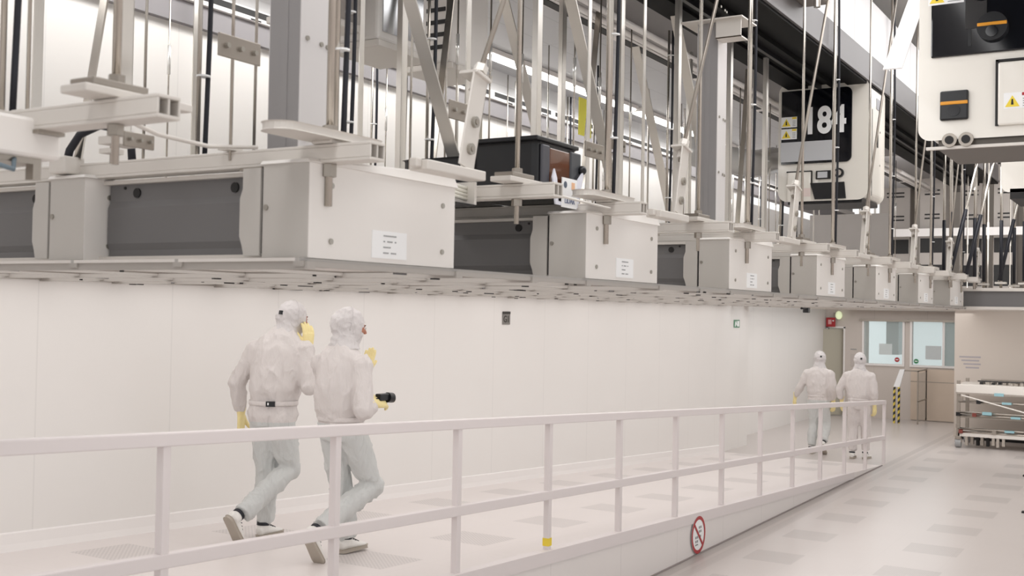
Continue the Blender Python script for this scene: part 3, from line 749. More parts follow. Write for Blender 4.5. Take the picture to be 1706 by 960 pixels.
# grey equipment towers behind
cols = [(24.5,5.2,.6),(24.2,4.4,.5),(24.6,3.7,.45),(24.4,3.05,.4),(24.7,2.5,.4),(24.3,1.9,.5),(24.6,1.2,.5),(24.2,.5,.5)]
for i, (x, y, w) in enumerate(cols):
    t = thing('equipment_tower', (x,y,2.65), 'tall grey equipment tower behind the hangers, %s from the left' % ORD[i], 'cabinet', 'grey equipment towers at the back')
    h = 3.4
    MB().box((0,-w/2,0),(.6,w/2,h), mat('tower_grey',(178,170,164),.5,var=.08)).build('cabinet', t, bevel=.01)
    MB().box((-.01,-w*.46,.42),(0,w*.46,.85), DARK).build('lower_opening', t)
    MB().box((-.01,-w*.46,1.1),(0,w*.46,1.4), DARK).build('upper_opening', t)
    mb = MB()
    for z in (1.8,1.88,2.3,2.38,2.9): mb.box((-.008,-w*.3,z),(0,w*.3,z+.03), DARK)
    mb.build('vent_slot', t)
t = tag(MB().box((24.0,-4,4.08),(24.15,6.0,4.24), WHITE).build('cable_tray'), 'long pale cable tray crossing in front of the equipment towers', 'tray')
for i in range(3):
    t = tag(MB().tube([(23.9,2.02-i*.09,3.95),(23.9,2.02-i*.09,4.12)], .035, mat('red_cap',(196,60,56),.5), 10).build('red_valve_cap'), 'small red cap on a pipe at the far right', 'valve', 'red pipe caps')
# grey cladding boards behind the vehicle
for i, (x, y) in enumerate(((16.5,4.55),(16.5,4.15),(16.5,3.75))):
    t = tag(MB().box((x,y-.19,2.99),(x+.1,y+.19,3.9), mat('clad_grey',(176,170,166),.45,.3,var=.08)).build('cladding_board', bevel=.006), 'upright grey cladding board below the numbered vehicle, %s from the left' % ORD[i], 'panel', 'cladding boards below the vehicle')

# overhead boxes hanging near the far track (upper left to centre)
def over_box(loc, s, m, label, shiny=False, louver=True):
    t = thing('overhead_unit', loc, label, 'machine', 'machines under the far track')
    MB().box((0,0,0),s, m).build('casing', t, bevel=.02)
    MB().box((-.02,-.03,-.05),(s[0]+.02,s[1]+.02,-.005), PROF).build('base_frame', t, bevel=.006)
    if shiny: MB().box((.05,-.008,.06),(s[0]-.06,0,s[2]-.05), mat('mirror_sheet',(200,202,205),.12,.9)).build('polished_panel', t)
    if louver:
        mb = MB()
        for i in range(5): mb.box((-.006,.05,.1+i*.09),(0,s[1]-.05,.13+i*.09), DARK)
        mb.build('louver', t)
    return t
over_box((5.1,4.5,4.2),(.42,.35,.85), mat('dusty_grey',(165,158,152),.5), 'grey machine with louvers hanging at the top left of centre')
over_box((5.66,4.45,4.14),(.55,.4,.9), BOXP, 'pale machine with a mirror-like side panel hanging at the top', True, False)
over_box((6.5,4.45,4.16),(.5,.4,.9), BOXP, 'pale machine with dark fittings hanging right of the mirror-sided one', False, True)
t = tag(MB().box((9.15,4.8,4.05),(9.4,4.81,4.4), mat('yellow_label',(236,228,90),.6)).build('yellow_tag'), 'yellow and white tag hanging among the rods', 'tag')
t = thing('curved_duct', (12.1,4.9,4.3), 'transparent curved duct hanging at the centre right', 'duct')
MB().tube([(0,0,0),(0.5,-.2,-.05),(1.3,-.35,-.02),(1.9,-.4,.1)], .17, mat('duct_clear',(190,188,186),.2,.1), 14).build('duct', t, smooth=True)
for i, y in enumerate((4.3,4.45)):
    tag(MB().tube([(6,y,5.02),(24,y,5.02)], .03, WHITE, 10).build('ceiling_pipe', smooth=True), 'white pipe running along the far track, %s from the aisle' % ORD[i], 'pipe', 'white pipes along the far track')

# ------------------------------------------------------------------ guard railing
t = thing('guard_railing', (3.72,4.14,0), 'long white steel guard railing along the ramp edge', 'railing')
px = [3.70+1.26*i-3.72 for i in range(-2, 13)]
def zr(xl): return max(0.0, SL*(RX1-(xl+3.72)))
a, b = px[0]-.5, px[-1]
for nm, h0, h1, w in (('top_rail',.965,1.03,.035),('middle_rail',.385,.455,.028)):
    MB().add([(a,-w,zr(a)+h0),(b,-w,zr(b)+h0),(b,w,zr(b)+h0),(a,w,zr(a)+h0),(a,-w,zr(a)+h1),(b,-w,zr(b)+h1),(b,w,zr(b)+h1),(a,w,zr(a)+h1)],
         [(0,3,2,1),(4,5,6,7),(0,1,5,4),(1,2,6,5),(2,3,7,6),(3,0,4,7)], RAILW).build(nm, t, bevel=.006)
for i, x in enumerate(px):
    w = .024
    p = MB().box((x-w,-w,zr(x)-.01),(x+w,w,zr(x)+1.0), RAILW).build('post', t, bevel=.004)
    if i == 5: MB().box((x-w-.002,-w-.002,zr(x)+.04),(x+w+.002,w+.002,zr(x)+.10), YEL).build('yellow_tape', p)
# prohibition sign on the ramp side
t = thing('prohibition_sign', (10.48,4.086,.2), 'round red-ringed prohibition sign on the white ramp side', 'sign')
n = 40; vs = []; fs = []
for i in range(n):
    a = 2*PI*i/n
    vs += [(.185*math.cos(a),0,.185*math.sin(a)),(.15*math.cos(a),0,.15*math.sin(a))]
for i in range(n): j = (i+1)%n; fs.append((2*i,2*j,2*j+1,2*i+1))
MB().prism([(.183*math.cos(2*PI*i/n),.183*math.sin(2*PI*i/n)) for i in range(n)], 1, -.002, .0, PAPER).build('disc', t)
mb = MB(); mb.add([(x,-.004,z) for x,y,z in vs], fs, REDS); mb.build('ring', t)
m = Matrix.Rotation(math.radians(45),4,'Y'); MB().box((-.15,-.006,-.014),(.15,-.0045,.014), REDS, m).build('bar', t)
mb = MB()
for (x, z) in ((.02,.07),(.06,.07),(.02,.03),(.06,.03),(-.07,-.02),(-.03,-.02),(-.07,-.06),(-.03,-.06),(.05,-.02)): mb.box((x-.012,-.0035,z-.012),(x+.018,-.003,z+.012), INK)
mb.prism([(-.09,-.10),(.0,-.10),(-.02,-.085),(-.08,-.085)], 1, -.0035, -.003, INK); mb.build('pictogram', t)
# wall signs
t = thing('wall_sign', (11.19,YW-.004,2.305), 'small dark grey sign with a black header on the long white wall', 'sign')
MB().box((-.085,-.004,-.075),(.085,0,.075), mat('sign_grey',(128,124,120),.6)).build('plate', t)
MB().box((-.087,-.006,.048),(.087,-.004,.078), mat('sign_dark',(58,54,50),.6)).build('header', t)
o = text_mesh('sign_text', 'G1', .11, mat('sign_dark',(58,54,50),.6), 1.0, .002); o.parent = t; o.matrix_local = Matrix.Translation((0,-.005,-.015)) @ MNY
t = thing('exit_sign', (19.15,YW-.004,2.23), 'small green running-figure exit sign on the far part of the long wall', 'sign')
MB().box((-.15,-.004,-.07),(.15,0,.07), GREENS).build('plate', t)
mb = MB().box((.02,-.006,-.05),(.12,-.004,.05), PAPER)
mb.prism([(-.10,-.05),(-.07,-.05),(-.04,.0),(-.0,-.04),(.01,-.02),(-.03,.03),(-.03,.05),(-.07,.04),(-.09,.0)], 1, -.006, -.004, PAPER); mb.build('pictogram', t)
t = thing('ceiling_camera', (19.2,5.6,ZC-.05), 'small black camera hanging under the low ceiling near the far end', 'camera')
MB().box((-.12,-.03,-.03),(.1,.03,0), BLACK).box((.1,-.05,-.09),(.22,.05,0), BLACK).build('housing', t, bevel=.01)
MB().tube([(-.12,0,-.015),(-.14,0,-.015)], .02, GLASS, 12).build('lens', t)

# striped gate barrier near the windows
t = thing('barrier_gate', (26.1,5.5,0), 'low barrier frame with a black and yellow striped post by the windows', 'barrier')
HZ = mat('hazard_stripes', (235,210,80), .6); nt = HZ.node_tree
tc = nt.nodes.new('ShaderNodeTexCoord'); sp = nt.nodes.new('ShaderNodeSeparateXYZ'); nt.links.new(tc.outputs['Object'], sp.inputs[0])
f = math_node(nt,'FRACT', math_node(nt,'DIVIDE', math_node(nt,'ADD', sp.outputs[2], sp.outputs[1]), .14)); g = math_node(nt,'GREATER_THAN', f, .5)
mx = nt.nodes.new('ShaderNodeMix'); mx.data_type = 'RGBA'; nt.links.new(g, mx.inputs['Factor']); mx.inputs['A'].default_value = (.72,.55,.08,1); mx.inputs['B'].default_value = (.02,.02,.02,1)
nt.links.new(mx.outputs['Result'], nt.nodes['Principled BSDF'].inputs['Base Color'])
MB().box((-.03,-.0,0),(.03,.04,.82), HZ).box((-.03,-.10,0),(.03,-.06,.82), HZ).build('striped_post', t)
MB().prism([(.04,.82),(-.10,.82),(-.20,1.22),(-.10,1.22)], 0, -.03, .03, PAPER).build('white_cap', t)
MB().box((.0,-.5,1.18),(1.0,-.47,1.21), STEELD).box((.0,-.5,0),(.03,-.47,1.2), STEELD).box((.97,-.5,0),(1.0,-.47,1.2), STEELD).box((.0,-.5,.5),(1.0,-.48,.52), STEELD).box((0,-.47,1.18),(.03,-.1,1.21),STEELD).build('frame', t)
MB().box((.03,-.49,.05),(.97,-.485,1.15), mat('gate_glass',(210,205,200),.1,alpha=.35)).build('clear_panel', t)

# big beige panel behind the cart
t = thing('sliding_partition', (23.6,0,0), 'large plain beige sliding partition behind the metal cart', 'partition')
MB().box((0,-5,.03),(.12,3.84,2.55), mat('beige_partition',(202,191,181),.5,var=.04,vscale=1)).build('panel', t)
MB().box((-.02,-5,.0),(.14,3.7,.05), DARK).build('bottom_shadow', t)  # dark strip standing in for the shadow along the partition foot
mb = MB()
for i in range(4): mb.box((-.004,3.35+.03*(i%2),1.62-i*.07),(0,3.75-.04*i,1.65-i*.07), mat('print_grey',(166,160,164),.7))
mb.build('printed_notice', t)

# metal cart
t = thing('transport_cart', (22.0,3.5,0), 'large wheeled metal cart with tubular shelves and pale blue tape marks', 'cart')
L = 3.2; D = 1.0
MB().box((-.05,-L,1.02),(D+.05,.04,1.18), PROF).build('top_deck', t, bevel=.01)
MB().box((-.06,-L,1.0),(-.05,.04,1.03), STEEL).build('edge_trim', t)
for (x, y) in ((0,0),(D,0),(0,-L+.1),(D,-L+.1)):
    lg = MB().box((x-.03,y-.03,.16),(x+.03,y+.03,1.25), STEELD).box((x-.05,y-.05,.16),(x+.05,y+.05,.22), STEELD).build('leg', t, bevel=.005)
    MB().tube([(x+.02,y-.05,.09),(x+.02,y+.05,.09)], .085, mat('caster_grey',(150,150,150),.4), 18).box((x-.03,y-.06,.1),(x+.05,y+.06,.17), STEEL).build('caster', lg)
for z in (.86,.66,.61,.36,.30):
    MB().tube([(-.02,0,z),(-.02,-L+.1,z)], .021, STEEL, 10).build('shelf_tube', t, smooth=True)
MB().box((0,-L+.1,.25),(D,0,.285), PROF).box((-.03,-L+.1,.22),(0,0,.29), PROF).build('bottom_shelf', t)
MB().box((0,-L+.1,.56),(D,0,.58), STEELD).build('middle_shelf', t)
MB().tube([(-.05,-.05,.98),(-.05,-1.6,.6)], .014, PROF, 8).build('diagonal_stay', t)
for (y, z, h) in ((-.62,1.0,.045),(-.75,.855,.03),(-.42,.645,.045),(-.9,.60,.03),(-.8,.345,.03),(-1.5,.28,.06)): MB().box((-.075,y-.16,z-.01),(-.04,y,z+h), CYAN).build('blue_tape', t)
mb = MB()
for (y, z) in ((.0,.62),(-.05,.9),(-.35,.86),(-.28,.62),(-.62,.32),(-.05,.3),(0,.4)): mb.box((-.06,y-.035,z-.03),(-.02,y+.035,z+.04), random.choice((BLACK, STEELD, mat('maroon_clamp',(120,60,52),.5))))
mb.build('joint_clamp', t)
mb = MB()
for i in range(26):
    y = -.35-i*.1; h = .03+.03*random.random(); mb.box((.1+.3*random.random(),y-.035,1.18),(.55,y+.02,1.18+h), random.choice((BLACK, STEELD, STEEL)))
mb.tube([(.2,-.3,1.24),(.2,-3,1.24)], .012, BLACK, 8); mb.tube([(.6,-.3,1.25),(.6,-3,1.25)], .012, STEELD, 8)
mb.build('deck_roller', t)
mb = MB()
for i in range(8): mb.box((.1+.05*(i%3),-.15-.09*i,.04+.02*(i%2)),(.2+.06*(i%3),-.1-.09*i,.22), random.choice((STEELD,STEEL,DARK)))
mb.build('under_gear', t)
# thin stanchion at the right edge
t = thing('low_stanchion', (15.15,1.62,0), 'short thin steel stand on the floor at the right edge', 'stand')
MB().tube([(0,0,.02),(0,0,.46)], .012, STEELD, 10).build('pole', t, smooth=True)
MB().box((-.03,-.16,.45),(.03,.03,.47), DARK).build('top_plate', t); MB().box((-.04,-.1,0),(.04,.04,.02), DARK).build('foot', t)

# ------------------------------------------------------------------ people
def bake(mb, vox, smooth_it, fold=0.0, fs=(13,13,5), seed=0, deci=None):
    me = mb.mesh('tmp'); o = bpy.data.objects.new('tmp', me); C.objects.link(o)
    r = o.modifiers.new('r','REMESH'); r.mode = 'VOXEL'; r.voxel_size = vox; r.adaptivity = 0
    s = o.modifiers.new('s','SMOOTH'); s.factor = .5; s.iterations = smooth_it
    bpy.context.view_layer.update()
    out = bpy.data.meshes.new_from_object(o.evaluated_get(bpy.context.evaluated_depsgraph_get()))
    bpy.data.objects.remove(o); bpy.data.meshes.remove(me)
    if fold:
        nrm = [v.normal.copy() for v in out.vertices]
        for v, n in zip(out.vertices, nrm):
            p = v.co
            q = V((p.x*fs[0]+seed, p.y*fs[1], p.z*fs[2]+p.x*2.5))
            w = noise.noise(V((p.x*5+seed, p.y*5, p.z*5)))
            q2 = V((p.x*fs[0]*1.7+seed+w*2, p.y*fs[1]*1.7+w*2, p.z*fs[2]*2.2))
            r1 = (1-abs(noise.noise(q)))**5; r2 = (1-abs(noise.noise(q2)))**6
            v.co = p + n*(fold*(r1*.75 + r2*.45*(1 if w > -.1 else .3) - .5))
    out.polygons.foreach_set('use_smooth', [True]*len(out.polygons)); out.update()
    return out
def put(name, me, parent, mats):
    me.materials.clear()
    for m in mats: me.materials.append(m)
    o = bpy.data.objects.new(name, me); C.objects.link(o); o.parent = parent; me.name = name; return o
def seg_d(p, a, b):
    ab = b-a; t = max(0, min(1, (p-a).dot(ab)/max(ab.dot(ab),1e-9))); return (p-(a+ab*t)).length
def frame(x, zhint):
    x = V(x).normalized(); z = V(zhint); z = (z-x*z.dot(x)).normalized(); y = z.cross(x)
    m = Matrix((x,y,z)).transposed().to_4x4(); return m
def make_glove(parent, wrist, direc, back, side, curl=.35, thumb=.7, name='glove', spread=.0, lod=False):
    """direc = wrist to knuckles, back = normal of the back of the hand, side +1: thumb on local +y"""
    m = Matrix.Translation(V(wrist)) @ frame(direc, back) @ Matrix.Scale(1.2,4)
    mb = MB()
    mb.tube([(-.07,0,0),(-.03,0,0),(0,0,0),(.03,0,0),(.065,0,0),(.095,0,0)], 0, GLOVE, 14, ell=[(.040,.036),(.034,.030),(.031,.025),(.038,.021),(.043,.019),(.040,.014)], ref=(0,1,0))
    mb.tube([(.02,-.02,.0),(.09,-.028,.0)], .016, GLOVE, 10).tube([(.02,.02,0),(.09,.028,0)], .016, GLOVE, 10)
    for i, (y, L) in enumerate(((.031,.072),(.0105,.082),(-.0105,.075),(-.031,.058))):
        y *= side; p = V((.088,y,0)); pts = [V((.06,y*.9,0)), p.copy()]; a = 0
        for s in range(3):
            a += curl*(.8+.25*i/3)*(.7,1.0,.8)[s]; d = V((math.cos(a), (y/.031)*(.06+spread), -math.sin(a))).normalized()
            p = p + d*L*(.42,.32,.26)[s]; pts.append(p.copy())
        mb.tube(pts, [.0125,.0118,.0108,.0100,.0085], GLOVE, 10); mb.ball(pts[-1], .0088, GLOVE, 8, 6)
    t0 = V((.012,.024*side,-.004)); t1 = t0+V((.036,.026*side*thumb,-.010)); t2 = t1+V((.032,.014*side*thumb,-.012*(.4+curl)*2)); t3 = t2+V((.024,.004*side,-.014*(.4+curl)*2))
    mb.tube([t0,t1,t2,t3], [.018,.0145,.0125,.010], GLOVE, 10); mb.ball(t3, .0103, GLOVE, 8, 6)
    mb.v = [tuple(m @ V(v)) for v in mb.v]
    me = bake(mb, .0065 if lod else .0046, 3, .0016, (30,30,30))
    return put(name, me, parent, [GLOVE])
def make_shoe(parent, ankle, yaw, pitch, name='shoe'):
    m = Matrix.Translation(V(ankle)) @ Matrix.Rotation(yaw,4,'Z') @ Matrix.Rotation(pitch,4,'Y')
    mb = MB()
    xs = [-.085,-.06,-.02,.03,.08,.13,.17,.195]; hw = [.028,.036,.036,.038,.044,.046,.040,.022]; tp = [-.015,.0,.005,-.012,-.032,-.045,-.052,-.060]
    pts = [(x,0,(t-.078)/2) for x, t in zip(xs, tp)]; ell = [(w,(t+.082)/2) for w, t in zip(hw, tp)]
    mb.tube(pts, 0, SHOE, 16, ell=ell, ref=(0,1,0)); mb.tube([(-.03,0,-.05),(-.028,0,.025)], .045, SHOE, 14)
    mb.v = [tuple(m @ V(v)) for v in mb.v]
    s = put(name, bake(mb, .008, 4), parent, [SHOE])
    n = 14; out = []
    for i in range(n+1): a = -PI/2+PI*i/n; out.append((.155+.048*math.cos(a), .046*math.sin(a)))
    out.append((.03,.038))
    for i in range(n+1): a = PI/2+PI*i/n; out.append((-.058+.036*math.cos(a), .037*math.sin(a)))
    out.append((.03,-.038))
    MB().prism(out, 2, -.094, -.070, SOLE, m).build('sole', s, bevel=.005)
    mb = MB().tube([(-.03,0,.0),(-.028,0,.024)], .049, BLACKR, 14); mb.v = [tuple(m @ V(v)) for v in mb.v]; mb.build('ankle_band', s, smooth=True)
    mb = MB()
    for i in range(4): mb.tube([(.035+.022*i,-.02,-.004-.010*i),(.035+.022*i,.0,.001-.010*i),(.035+.022*i,.02,-.004-.010*i)], .003, BLACKR, 6)
    mb.v = [tuple(m @ V(v)) for v in mb.v]; mb.build('laces', s)
    return s
def person(loc, label, P, group=None):
    t = thing('person', loc, label, 'person', group)
    yaw = P['yaw']; lat = V((-math.sin(yaw), math.cos(yaw), 0))
    mb = MB()
    # torso sections from crotch to neck
    mb.tube([s[0] for s in P['torso']], 0, SUIT, 22, ell=[(s[1],s[2]) for s in P['torso']], ref=lat)
    for s_ in ('L','R'):
        leg = [V(p) for p in P['leg'+s_]]; arm = [V(p) for p in P['arm'+s_]]
        h, k, a = leg
        mb.tube([h, h.lerp(k,.35), h.lerp(k,.75), k, k.lerp(a,.35), k.lerp(a,.75), a], [.105,.102,.088,.084,.085,.078,.074], SUIT, 16)
        mb.ball(k, .086, SUIT); mb.ball(h, .108, SUIT)
        s0, e, w = arm
        mb.tube([s0, s0.lerp(e,.4), e, e.lerp(w,.4), e.lerp(w,.85), w], [.078,.076,.068,.066,.052,.040], SUIT, 14)
        mb.ball(s0, .084, SUIT); mb.ball(e, .070, SUIT)
    hc = V(P['head']); nb = V(P['neck'])
    mb.tube([nb-V((0,0,.06)), nb, hc], [.09,.062,.06], SUIT, 14); mb.ball(hc, (.088,.078,.11), SUIT)
    me = bake(mb, P.get('vox',.017), 5, .019, (9.5,9.5,3.0), P['seed'])
    o = put('body', me, t, [SUIT, TROU])
    belt = P['belt']; segs = []
    for s_ in ('L','R'):
        l = [V(p) for p in P['leg'+s_]]; a = [V(p) for p in P['arm'+s_]]
        segs += [(0,a[0],a[1],.07),(0,a[1],a[2],.055),(1,l[0],l[1],.1),(1,l[1],l[2],.08)]
    tp = [V(s[0]) for s in P['torso']]
    for a, b in zip(tp, tp[1:]): segs.append((2,a,b,.16))
    mi = []
    for p in me.polygons:
        c = p.center; k = min(segs, key=lambda s: seg_d(c, s[1], s[2])-s[3])[0]
        mi.append(1 if (k == 1 and c.z < P['hem']) or (k == 2 and c.z < P['hem']) else 0)
    me.polygons.foreach_set('material_index', mi)
    # belt
    bc = V(P['beltc']); n = 28; fw = V((math.cos(yaw), math.sin(yaw), 0)); ra, rb = P['beltr']
    ring = [bc + lat*(ra*math.cos(2*PI*i/n)) + fw*(rb*math.sin(2*PI*i/n)) for i in range(n+1)]
    bl = MB(); bl.tube(ring, 0, SUIT, 8, ell=[(.018,.006)]*(n+1), ref=(0,0,1), caps=False); bl = bl.build('belt', t, smooth=True)
    if P.get('buckle') is not None:
        a = P['buckle']; c = bc + lat*(ra*math.cos(a)) + fw*(rb*math.sin(a)); nn = (lat*math.cos(a)*rb+fw*math.sin(a)*ra).normalized()
        m = Matrix.Translation(c) @ frame(nn, (0,0,1))
        MB().box((-.004,-.034,-.020),(.012,.034,.020), BLACK, m).box((.012,-.022,-.008),(.014,-.012,.010), PAPER, m).build('buckle', bl)
    # hood
    hy = P['heady']; pt = P.get('headp', 0)
    HM = Matrix.Translation(hc) @ Matrix.Rotation(hy,4,'Z') @ Matrix.Rotation(pt,4,'Y')
    mb = MB(); mb.ball((0,0,.02), (.122,.100,.128), HOODM, 18, 12); mb.ball((.03,0,-.045), (.095,.080,.085), HOODM, 16, 10); mb.ball((-.045,0,.02), (.085,.09,.10), HOODM, 16, 10)
    mb.v = [tuple(HM @ V(v)) for v in mb.v]
    mb.tube([hc+V((0,0,-.06)), hc.lerp(nb,.75)+V((0,0,-.0)), nb+V((0,0,-.015)), nb+V((0,0,-.06))], 0, HOODM, 18, ell=[(.085,.09),(.088,.095),(.105,.10),(.135,.11)], ref=lat)
    hd = put('hood', bake(mb, .011, 4, .013, (11,11,17), P['seed']+5), t, [HOODM])
    mb = MB()
    ring = [HM @ V((.004, .1035*math.cos(a), .02+.131*math.sin(a))) for a in np.linspace(-.3, PI+.3, 22)]
    mb.tube(ring, .002, HOODM, 6)
    ring = [HM @ V((-.02+.05*math.cos(a), -.100+.012*math.cos(a*1.0), -.01+.05*math.sin(a))) for a in np.linspace(0, 2*PI, 20)]
    mb.tube(ring, .002, HOODM, 6); mb.build('hood_seam', hd, smooth=True)
    if P.get('toggle'):
        MB().box((-.128,-.05,.02),(-.10,-.02,.05), BLACK, HM).build('toggle', hd)
    # the face in the hood opening
    mb = MB(); mb.ball((.082,0,.008), (.048,.060,.052), SKIN, 18, 12)
    mb.tube([(.118,0,.020),(.134,0,-.006),(.140,0,-.022)], [.008,.011,.012], SKIN, 10); mb.ball((.112,0,.036), (.014,.045,.008), SKIN)
    mb.v = [tuple(HM @ V(v)) for v in mb.v]
    fc = put('face', bake(mb, .005, 2), t, [SKIN])
    for sgn in (-1,1):
        MB().ball((.114,.027*sgn,.016), (.012,.014,.009), mat('eye_white',(225,220,215),.3), mtx=None).build('eye', fc, smooth=True).matrix_local = HM
        e = MB().ball((.1245,.027*sgn,.016), .0055, mat('eye_dark',(50,34,26),.2)).build('iris', fc, smooth=True); e.matrix_local = HM
        e = MB().tube([(.119,.012*sgn,.034),(.122,.028*sgn,.038),(.114,.044*sgn,.033)], .0035, mat('brow',(70,48,36),.8), 6).build('eyebrow', fc); e.matrix_local = HM
    ring = [HM @ V((.088+.030*(1-abs(math.cos(a))), .063*math.cos(a), .006+.054*math.sin(a))) for a in np.linspace(0, 2*PI, 30)]
    mb = MB().tube(ring, .006, HOODM, 8); mb.build('hood_rim', hd, smooth=True)
    return t
# walker on the left of the near pair
P1 = dict(seed=1, yaw=math.radians(24), belt=1.05, hem=.90, vox=.013,
    torso=[((-.07,0,.86),.155,.13),((-.07,0,.95),.195,.15),((-.07,0,1.03),.178,.14),((-.065,0,1.07),.185,.145),((-.06,0,1.13),.205,.165),((-.045,0,1.28),.205,.16),((-.02,0,1.42),.205,.145),((.012,0,1.50),.182,.125),((.035,0,1.56),.13,.105),((.05,0,1.60),.09,.085)],
    legL=((-.08,.09,.92),(-.02,.10,.50),(-.02,.10,.105)), legR=((-.08,-.09,.92),(.04,-.08,.53),(-.41,-.035,.245)),
    armL=((-.06,.20,1.44),(-.12,.34,1.18),(-.06,.35,.96)), armR=((.06,-.19,1.44),(.0,-.29,1.17),(.12,-.17,1.42)),
    neck=(.055,0,1.60), head=(.10,-.01,1.685), heady=math.radians(-18), headp=math.radians(8), beltc=(-.068,0,1.045), beltr=(.186,.148), buckle=-PI/2-.15, toggle=True)
p = person((6.45,5.95,rz_(6.45)), 'person in white coverall with black belt buckle, left of the near pair', P1, None)
make_glove(p, (-.055,.35,.93), (.03,.01,-1), (-.4,.9,0), -1, .35)
make_glove(p, (.135,-.158,1.465), (.02,.02,1), (-.25,-.9,.1), 1, .30, .8)
make_shoe(p, (-.02,.10,.094), 0.1, 0); make_shoe(p, (-.44,-.03,.215), 0, math.radians(58))
# walker on the right of the near pair, holding a camera
P2 = dict(seed=4, yaw=math.radians(-2), belt=.99, hem=.955, vox=.013,
    torso=[((-.0,0,.83),.145,.13),((.0,0,.92),.175,.145),((.0,0,.985),.165,.145),((-.01,0,1.01),.17,.15),((-.02,0,1.07),.185,.165),((-.035,0,1.22),.178,.16),((-.03,0,1.35),.18,.14),((-.01,0,1.43),.165,.12),((.0,0,1.48),.12,.10),((.01,0,1.52),.085,.08)],
    legL=((.0,.085,.90),(.12,.09,.50),(.20,.09,.105)), legR=((.0,-.085,.90),(.22,-.11,.49),(-.235,-.035,.25)),
    armL=((.0,.19,1.36),(.14,.24,1.12),(.32,.10,1.25)), armR=((-.01,-.185,1.36),(-.07,-.255,1.06),(.03,-.255,1.10)),
    neck=(.01,0,1.53), head=(.035,-.005,1.625), heady=math.radians(-38), headp=math.radians(10), beltc=(0,0,.985), beltr=(.172,.152), buckle=None)
p = person((6.13,5.07,rz_(6.13)), 'person in white hooded coverall holding a small black camera, right of the near pair', P2, None)
make_glove(p, (.045,-.255,1.105), (1,.05,.02), (0,-.8,.6), 1, .50, .9)
make_glove(p, (.33,.085,1.28), (.40,-.15,.9), (-.9,-.1,.4), -1, -.16, .25, spread=-.07)
make_shoe(p, (.21,.09,.094), 0, 0); make_shoe(p, (-.27,-.03,.215), 0, math.radians(56))
MB().box((-.02,-.172,.985),(.02,-.155,1.02), mat('badge_olive',(120,110,60),.5)).build('badge', p).location = (.13,.08,-.02)
cam_o = thing('handheld_camera', (6.13+.15,5.07-.262,rz_(6.13)+1.135), 'small black camera with a short lens in the right-hand walker\'s glove', 'camera')
MB().box((-.07,-.02,-.02),(.04,.03,.03), BLACK).build('body', cam_o, bevel=.008)
MB().tube([(.03,-.0,.0),(.085,-.0,-.005)], .036, BLACK, 20).tube([(.083,-.01,-.015),(.088,-.01,-.016)], .024, STEEL, 16).build('lens', cam_o, smooth=False)
MB().tube([(-.07,0,.0),(-.12,.0,-.01),(-.16,.01,-.03)], .006, BLACKR, 8).build('strap', cam_o)
# far pair
def far_pose(seed, sw, armout):
    return dict(seed=seed, yaw=math.radians(6), belt=1.0, hem=.93, vox=.02,
    torso=[((-.0,0,.83),.15,.12),((.0,0,.93),.19,.145),((.0,0,1.0),.17,.135),((.0,0,1.06),.19,.15),((.0,0,1.2),.215,.15),((.01,0,1.36),.225,.14),((.02,0,1.45),.195,.12),((.025,0,1.50),.11,.095)],
    legL=((0,.09,.9),(.06,.10,.5),(-.05 if sw else .02,.10,.13)), legR=((0,-.09,.9),(.12,-.10,.5),(-.12,-.13,.22) if sw else (.10,-.10,.13)),
    armL=((0,.20,1.38),(.0,.32,1.14),(.06,.42 if armout else .30,.97)), armR=((0,-.20,1.38),(-.03,-.26,1.12),(.05,-.24,.93)),
    neck=(.03,0,1.53), head=(.05,0,1.64), heady=math.radians(8), headp=.1, beltc=(0,0,1.0), beltr=(.175,.14), buckle=None, toggle=True)
p = person((19.4,5.38,0.004), 'person in white coverall walking away by the open door, left of the far pair', far_pose(9, True, True))
make_glove(p, (.075,.435,.95), (.05,.15,-1), (-.6,.7,0), -1, .4, lod=True); make_glove(p, (.06,-.24,.91), (.1,0,-1), (-.5,-.8,0), 1, .4, lod=True)
make_shoe(p, (-.04,.10,.094), .1, 0); make_shoe(p, (-.14,-.13,.19), 0, math.radians(40))
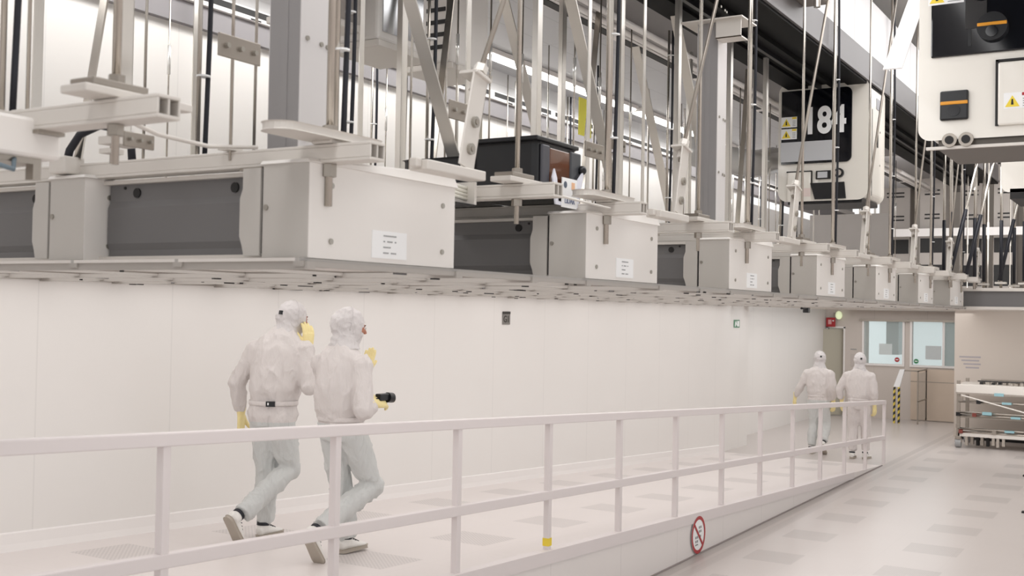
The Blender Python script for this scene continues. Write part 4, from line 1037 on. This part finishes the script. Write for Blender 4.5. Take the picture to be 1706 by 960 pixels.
p = person((19.1,4.62,0.004), 'person in white coverall walking away behind the rail end, right of the far pair', dict(far_pose(13, False, False), hem=.0))
make_glove(p, (.07,.30,.95), (.05,.0,-1), (-.6,.7,0), -1, .4, lod=True); make_glove(p, (.07,-.245,.90), (.15,0,-1), (-.4,-.9,0), 1, .4, lod=True)
make_shoe(p, (.02,.10,.094), .1, 0); make_shoe(p, (.10,-.10,.094), -.1, 0)
# ------------------------------------------------------------------ lights
def area(loc, rot, sx, sy, e, col=(1,1,1)):
    l = bpy.data.lights.new('area', 'AREA'); l.shape = 'RECTANGLE'; l.size = sx; l.size_y = sy; l.energy = e; l.color = col
    o = bpy.data.objects.new('area_light', l); C.objects.link(o); o.location = loc; o.rotation_euler = rot; return o
area((9,1.0,6.5), (0,0,0), 26, 3.0, 700)
area((9,-5,5.5), (math.radians(-35),0,0), 26, 3, 700)
area((10,6.2,5.02), (math.radians(0),0,0), 22, .5, 150)
area((11,4.84,ZC-.02), (0,0,0), 15.5, 3.7, 172)  # added light plane under the low ceiling, brightens the aisle
area((6,-7,1.8), (math.radians(-90),0,0), 26, 3, 185)  # added fill lamp out of view, lights the aisle from the side
area((9,2.6,4.6), (math.radians(-60),0,0), 20, .5, 160)
area((24.0,5.2,2.5), (0,0,0), 5.5, 3.4, 60)  # added lamp that brightens the far door and window zone
area((20.9,0.6,2.5), (0,math.radians(-35),0), 2.6, 6, 110)  # added lamp that brightens the beige partition
area((20.6,1.5,4.6), (0,math.radians(-90),0), 2.4, 8, 115)  # added lamp that brightens the equipment towers
area((20.5,5,2.52), (0,0,0), 3, 3, 26)
w = bpy.data.worlds.new('world'); bpy.context.scene.world = w; w.use_nodes = True
w.node_tree.nodes['Background'].inputs[0].default_value = (1,1,1,1); w.node_tree.nodes['Background'].inputs[1].default_value = 1.0
sc = bpy.context.scene
sc.view_settings.view_transform = 'Standard'; sc.view_settings.look = 'None'; sc.view_settings.exposure = 0.09
sc.cycles.max_bounces = 6; sc.cycles.diffuse_bounces = 4; sc.cycles.use_denoising = True
